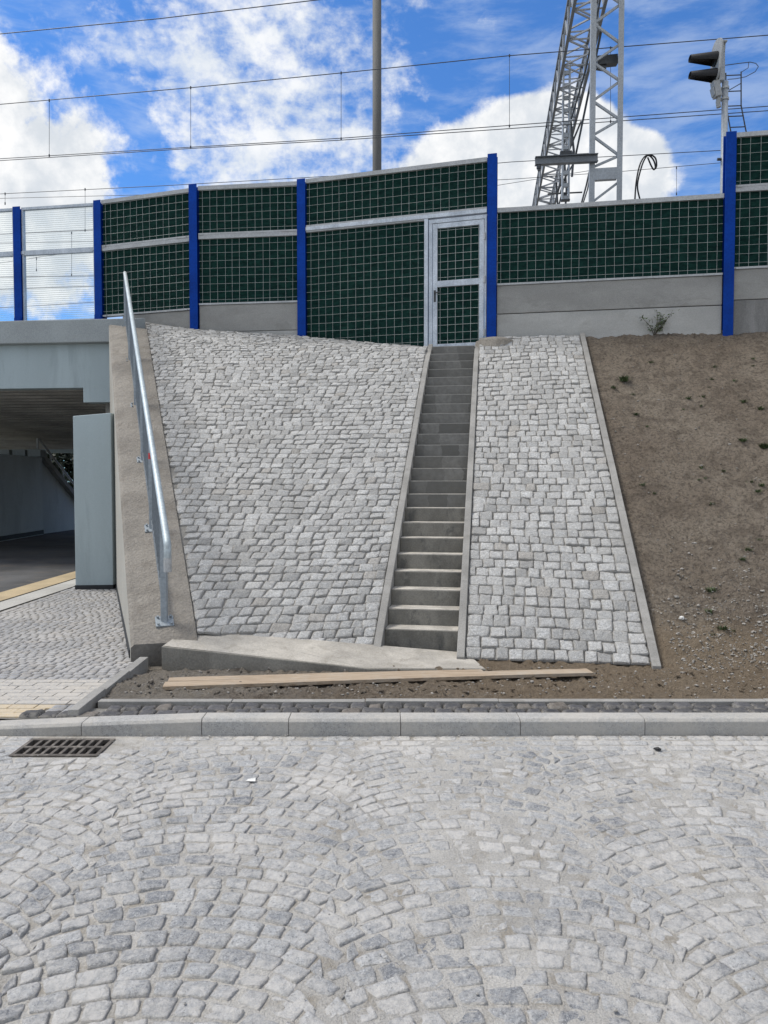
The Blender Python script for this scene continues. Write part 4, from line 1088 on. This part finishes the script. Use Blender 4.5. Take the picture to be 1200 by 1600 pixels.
mb = MB(); mb.bar(S_(1123, 68), S_(1133, 68), .2, .03); mb.prism([S_(1122,66), S_(1134,66), S_(1133,80), S_(1128,80)], (0,.1,0)); mb.build('top_bracket', M['sigbox'], sg)
for ya, yb_, yc in ((86, 99, 92), (112, 124, 118)):
    mb = MB(); n = 14; vs = []; fs = []      # hood: open half tube, wider at the lens
    back = S_(1119, yc+1); frt = S_(1078, yc+.5)
    for j, (c_, r_) in enumerate(((back, .165), (frt, .085))):
        for sh in (0, .012):
            for i in range(n+1):
                an = R(-35)+R(250)*i/n
                vs.append(c_+Vector((0, math.cos(an)*(r_-sh), math.sin(an)*(r_*.8-sh)+.01)))
    m_ = n+1
    for i in range(n):
        fs += [(i, i+1, 2*m_+i+1, 2*m_+i), (m_+i+1, m_+i, 3*m_+i, 3*m_+i+1), (2*m_+i, 2*m_+i+1, 3*m_+i+1, 3*m_+i)]
    mb.add(vs, fs); hd = mb.build('signal_hood', M['hood'], sg, smooth=True)
    mb = MB(); mb.tube([back+Vector((.02,0,0)), back+Vector((-.04,0,0))], .13, 16); mb.build('lens', M['rubber'], hd)
mb = MB(); mb.bar(S_(1117, 128), S_(1121, 152), .12, .16, up=(0,1,0)); mb.tube([S_(1124,146), S_(1122,160), S_(1123,168)], .045, 10); mb.bar(S_(1112, 138), S_(1115, 150), .02, .14, up=(0,1,0)); mb.build('cable_box', M['sigbox'], sg)
# ladder with safety hoop on the signal
lad = MB(); yL = .35
for pts in ([(1134,114),(1135,168),(1143,212),(1146,232)], [(1158,112),(1158,165),(1167,212),(1171,232)]): lad.tube([S_(x,y,yL) for x,y in pts], .013, 6)
for (x0,y0,x1,y1) in ((1134,118,1158,117), (1135,143,1158,142), (1135,166,1159,165), (1138,182,1162,181), (1142,199,1165,198), (1144,214,1168,213)): lad.tube([S_(x0,y0,yL), S_(x1,y1,yL)], .011, 6)
lad.tube([S_(1139,141,yL), S_(1158,130,yL), ], .009, 6)
lo_ = lad.build('ladder', M['dark'], sg)
mb = MB(); cc = [S_(1133,102,.2), S_(1155,99,.25), S_(1172,97,.3), S_(1181,99,.5), S_(1185,104,.8), S_(1180,112,1.1), S_(1165,120,1.1), S_(1150,123,.8), S_(1137,124,.5)]
mb.tube(cc, .008, 6); mb.tube([S_(1170,98,.3), S_(1169,106,.3), S_(1158,113,yL)], .007, 6); mb.build('safety_hoop', M['dark'], lo_)
mb = MB(); mb.tube([S_(1121,249), S_(1131,249)], .03, 8); mb.build('wire_clamp', M['dark'], sg)

# ---------------------------------------------------------------- boards
def board(l0, l1, w, th, label, warp=.005):
    """l0,l1: pixels of the front lower-left and lower-right corner"""
    n = 12; vs = []; fs = []; d_ = (l1-l0); d_.z = 0; nrm_ = Vector((-d_.y, d_.x, 0)).normalized()
    for i in range(n+1):
        t_ = i/n; p = l0.lerp(l1, t_)+up*(warp*math.sin(math.pi*t_)+.003*mn.noise((t_*5, w*10, 0)))
        vs += [p, p+nrm_*w, p+nrm_*w+up*th, p+up*th]
    for i in range(n):
        b = i*4
        for k in range(4): fs.append((b+k, b+4+k, b+4+(k+1) % 4, b+(k+1) % 4))
    fs += [(0,1,2,3), (n*4+3, n*4+2, n*4+1, n*4)]
    mb = MB(); mb.add(vs, fs); o = mb.build('timber_board', M['wood'], loc=l0, bevel=.003); tag(o, label, 'wooden board', 'boards lying below the slope'); return o
pL = gz(254, 1079, .1); pR = gz(928, 1056, .065); board(pL, pR, .15, .03, 'long weathered timber board lying along the dirt, the front one')
dB = (pR-pL); nB = Vector((-dB.y, dB.x, 0)).normalized(); pL2 = pL+nB*.158+Vector((.02,0,.004)); pR2 = pL2+dB*.74+nB*.03; pR2.z -= .02; board(pL2, pR2, .12, .028, 'shorter timber board tucked behind the long front board', .004)
# stones propping the boards
# ----------------------------------------------------------------- drain
dr = empty('storm_drain', ((gx0+gx1)/2, gy0, 0), 'rusty slotted iron storm drain grate set beside the kerb', 'drain grate')
mi = mat_surface('cast_iron', (.12,.105,.09), .3, 8, 60, .75, .3, bd=.001, stain=(.32,.29,.25), stain_amt=.6)
mb = MB(); z1 = .012
mb.box(gx0, gx1, gy0, gy0+.03, -.02, z1); mb.box(gx0, gx1, gy1-.03, gy1, -.02, z1); mb.box(gx0, gx0+.025, gy0+.03, gy1-.03, -.02, z1); mb.box(gx1-.025, gx1, gy0+.03, gy1-.03, -.02, z1)
mb.box(gx0+.025, gx1-.025, (gy0+gy1)/2-.014, (gy0+gy1)/2+.014, -.02, z1)
nsl = 9; wsl = (gx1-gx0-.05)/nsl
for i in range(1, nsl): x = gx0+.025+wsl*i; mb.box(x-.011, x+.011, gy0+.03, (gy0+gy1)/2-.014, -.018, z1-.001); mb.box(x-.011, x+.011, (gy0+gy1)/2+.014, gy1-.03, -.018, z1-.001)
mb.build('grate', mi, dr, bevel=.002)
mb = MB(); x0_, x1_, y0_, y1_ = gx0+.01, gx1-.01, gy0+.01, gy1-.01
mb.add([(x0_,y0_,-.3),(x1_,y0_,-.3),(x1_,y1_,-.3),(x0_,y1_,-.3),(x0_,y0_,.003),(x1_,y0_,.003),(x1_,y1_,.003),(x0_,y1_,.003)], [(0,1,2,3),(0,4,5,1),(1,5,6,2),(2,6,7,3),(3,7,4,0)]); mb.build('drain_well', M['hood'], dr)  # pit coloured black to paint in the darkness inside

# --------------------------------------------------------- weeds & sapling
def tuft(mb, x, y, z, s, n):
    for i in range(n):
        an = rnd.uniform(0, 6.28); ln = s*rnd.uniform(.5, 1.2); lean = rnd.uniform(.3, 1.1); w_ = s*.07
        p = Vector((x+rnd.gauss(0, s*.3), y+rnd.gauss(0, s*.3), z-.01)); d_ = Vector((math.cos(an)*lean, math.sin(an)*lean, 1)).normalized(); q = Vector((-math.sin(an), math.cos(an), 0))
        m1 = p+d_*ln*.6; tp = p+d_*ln+Vector((math.cos(an), math.sin(an), -.3))*ln*.25
        mb.add([p-q*w_*.5, p+q*w_*.5, m1+q*w_, m1-q*w_, tp], [(0,1,2,3), (3,2,4)])
def slope_pt(px_, py_):
    best = None
    for i in range(200):
        Y_ = 6.5+i*.033; q = at(px_, py_, Y_); dz = q.z-dirt_z(q.x, q.y)
        if best is None or abs(dz) < best[0]: best = (abs(dz), q)
    return best[1]
weeds = [(975,596,.15,34,'tallest grassy weed tuft high on the dirt slope near the curb'), (958,607,.08,16,'small weed tuft just left of the tallest tuft'), (994,648,.08,16,'weed tuft alone below the tallest one'), (1075,622,.08,14,None), (1098,620,.08,14,None), (1160,688,.1,18,None), (1162,628,.09,16,None), (1195,700,.13,24,'weed tuft at the right photo edge, mid slope'), (1188,640,.1,14,None), (1168,858,.08,12,None), (1160,878,.06,14,None), (1110,925,.09,18,'weed tuft low on the dirt slope, upper of two'), (1108,955,.07,16,'weed tuft low on the dirt slope, lower of two'), (1130,735,.06,10,None), (1190,760,.07,12,None), (1108,605,.06,8,None), (1068,640,.05,8,None), (1112,990,.05,8,None)]
weeds += [(rnd.uniform(985, 1198), rnd.uniform(560, 1000), rnd.uniform(.04, .085), 8, None) for _ in range(26)]
for (x, y, s, n, lab) in weeds:
    p = slope_pt(x, y); mb = MB(); tuft(mb, p.x, p.y, dirt_z(p.x, p.y), s*.7, n*4)
    o = mb.build('weed', M['leaf'], loc=p); tag(o, lab or 'tiny green weed tuft among others on the dirt slope', 'weed', 'weeds on the dirt slope')
def sapling(x, y, h, nb_, label, s=.03):
    p = slope_pt(x, y); root = empty('sapling', p, label, 'sapling'); st_ = MB(); lf = MB()
    for i in range(nb_):
        an = rnd.uniform(0, 6.28); ln = h*rnd.uniform(.6, 1.); P = [p+up*-.02]; d_ = Vector((math.cos(an)*.5, math.sin(an)*.3, 1)).normalized()
        for k in range(5): d_ = (d_+Vector((rnd.gauss(0,.15), rnd.gauss(0,.1), .0))).normalized(); P.append(P[-1]+d_*ln/5)
        st_.tube(P, .007, 5, .003)
        for k in range(int(16+ln*30)):
            j = rnd.uniform(1.2, 5); i0 = int(j) if j < 5 else 4; q = P[i0].lerp(P[min(5, i0+1)], j-i0)+Vector((rnd.gauss(0,.035), rnd.gauss(0,.035), rnd.gauss(0,.02)))
            d1 = Vector((rnd.gauss(0,1), rnd.gauss(0,1), rnd.gauss(0,.5))).normalized()*s; d2 = d1.orthogonal().normalized()*s*.5
            lf.add([q-d1, q+d2, q+d1, q-d2], [(0,1,2,3)])
    st_.build('stem', M['bark'], root); lf.build('leaves', M['leaf'], root)
sapling(1022, 524, .5, 7, 'leafy young sapling in front of the pale concrete slab')
sapling(1072, 518, .3, 2, 'thin nearly bare sprig beside the young sapling', .016)
# litter on the road
p = gz(1028, 1171, .012); mb = MB(); pebble(mb, p.x, p.y, .016, .022); o = mb.build('black_lump', M['rubber'], loc=p); tag(o, 'small black lump of rubber lying near the kerb', 'debris')
p = gz(392, 1219, .012); mb = MB(); mb.add([(p.x-.03,p.y-.015,.012),(p.x+.03,p.y-.02,.014),(p.x+.025,p.y+.02,.02),(p.x-.02,p.y+.018,.012),(p.x,p.y,.022)], [(0,1,4),(1,2,4),(2,3,4),(3,0,4)]); o = mb.build('paper_scrap', M['paper'], loc=p); tag(o, 'tiny white paper scrap lying on the sett road', 'litter')
p = slope_pt(1065, 967); mb = MB(); pebble(mb, p.x, p.y, p.z+.01, .035); o = mb.build('pale_stone', M['paper'], loc=p); tag(o, 'small white stone on the lower dirt slope', 'stone')
# clods of soil along the strip
cb = MB()
for i in range(700):
    x = rnd.uniform(-2., 4.6); y = rnd.choice((rnd.uniform(5.7, 6.1), rnd.uniform(6.2, 6.75)))
    a, b = ab(x, y)
    pebble(cb, x, y, dirt_z(x, y)+.004, abs(rnd.gauss(0, .012))+.005)
o = cb.build('soil_clods', M['dirt']); o['kind'] = 'stuff'
# grit scattered over the road
gb = MB()
for i in range(900):
    x = rnd.uniform(-3., 3.); y = rnd.choice((rnd.uniform(2, 5.05), KY-abs(rnd.gauss(0, .06))))
    pebble(gb, x, y, .012, abs(rnd.gauss(0, .0025))+.0015)
o = gb.build('grit', M['sand']); o['kind'] = 'stuff'
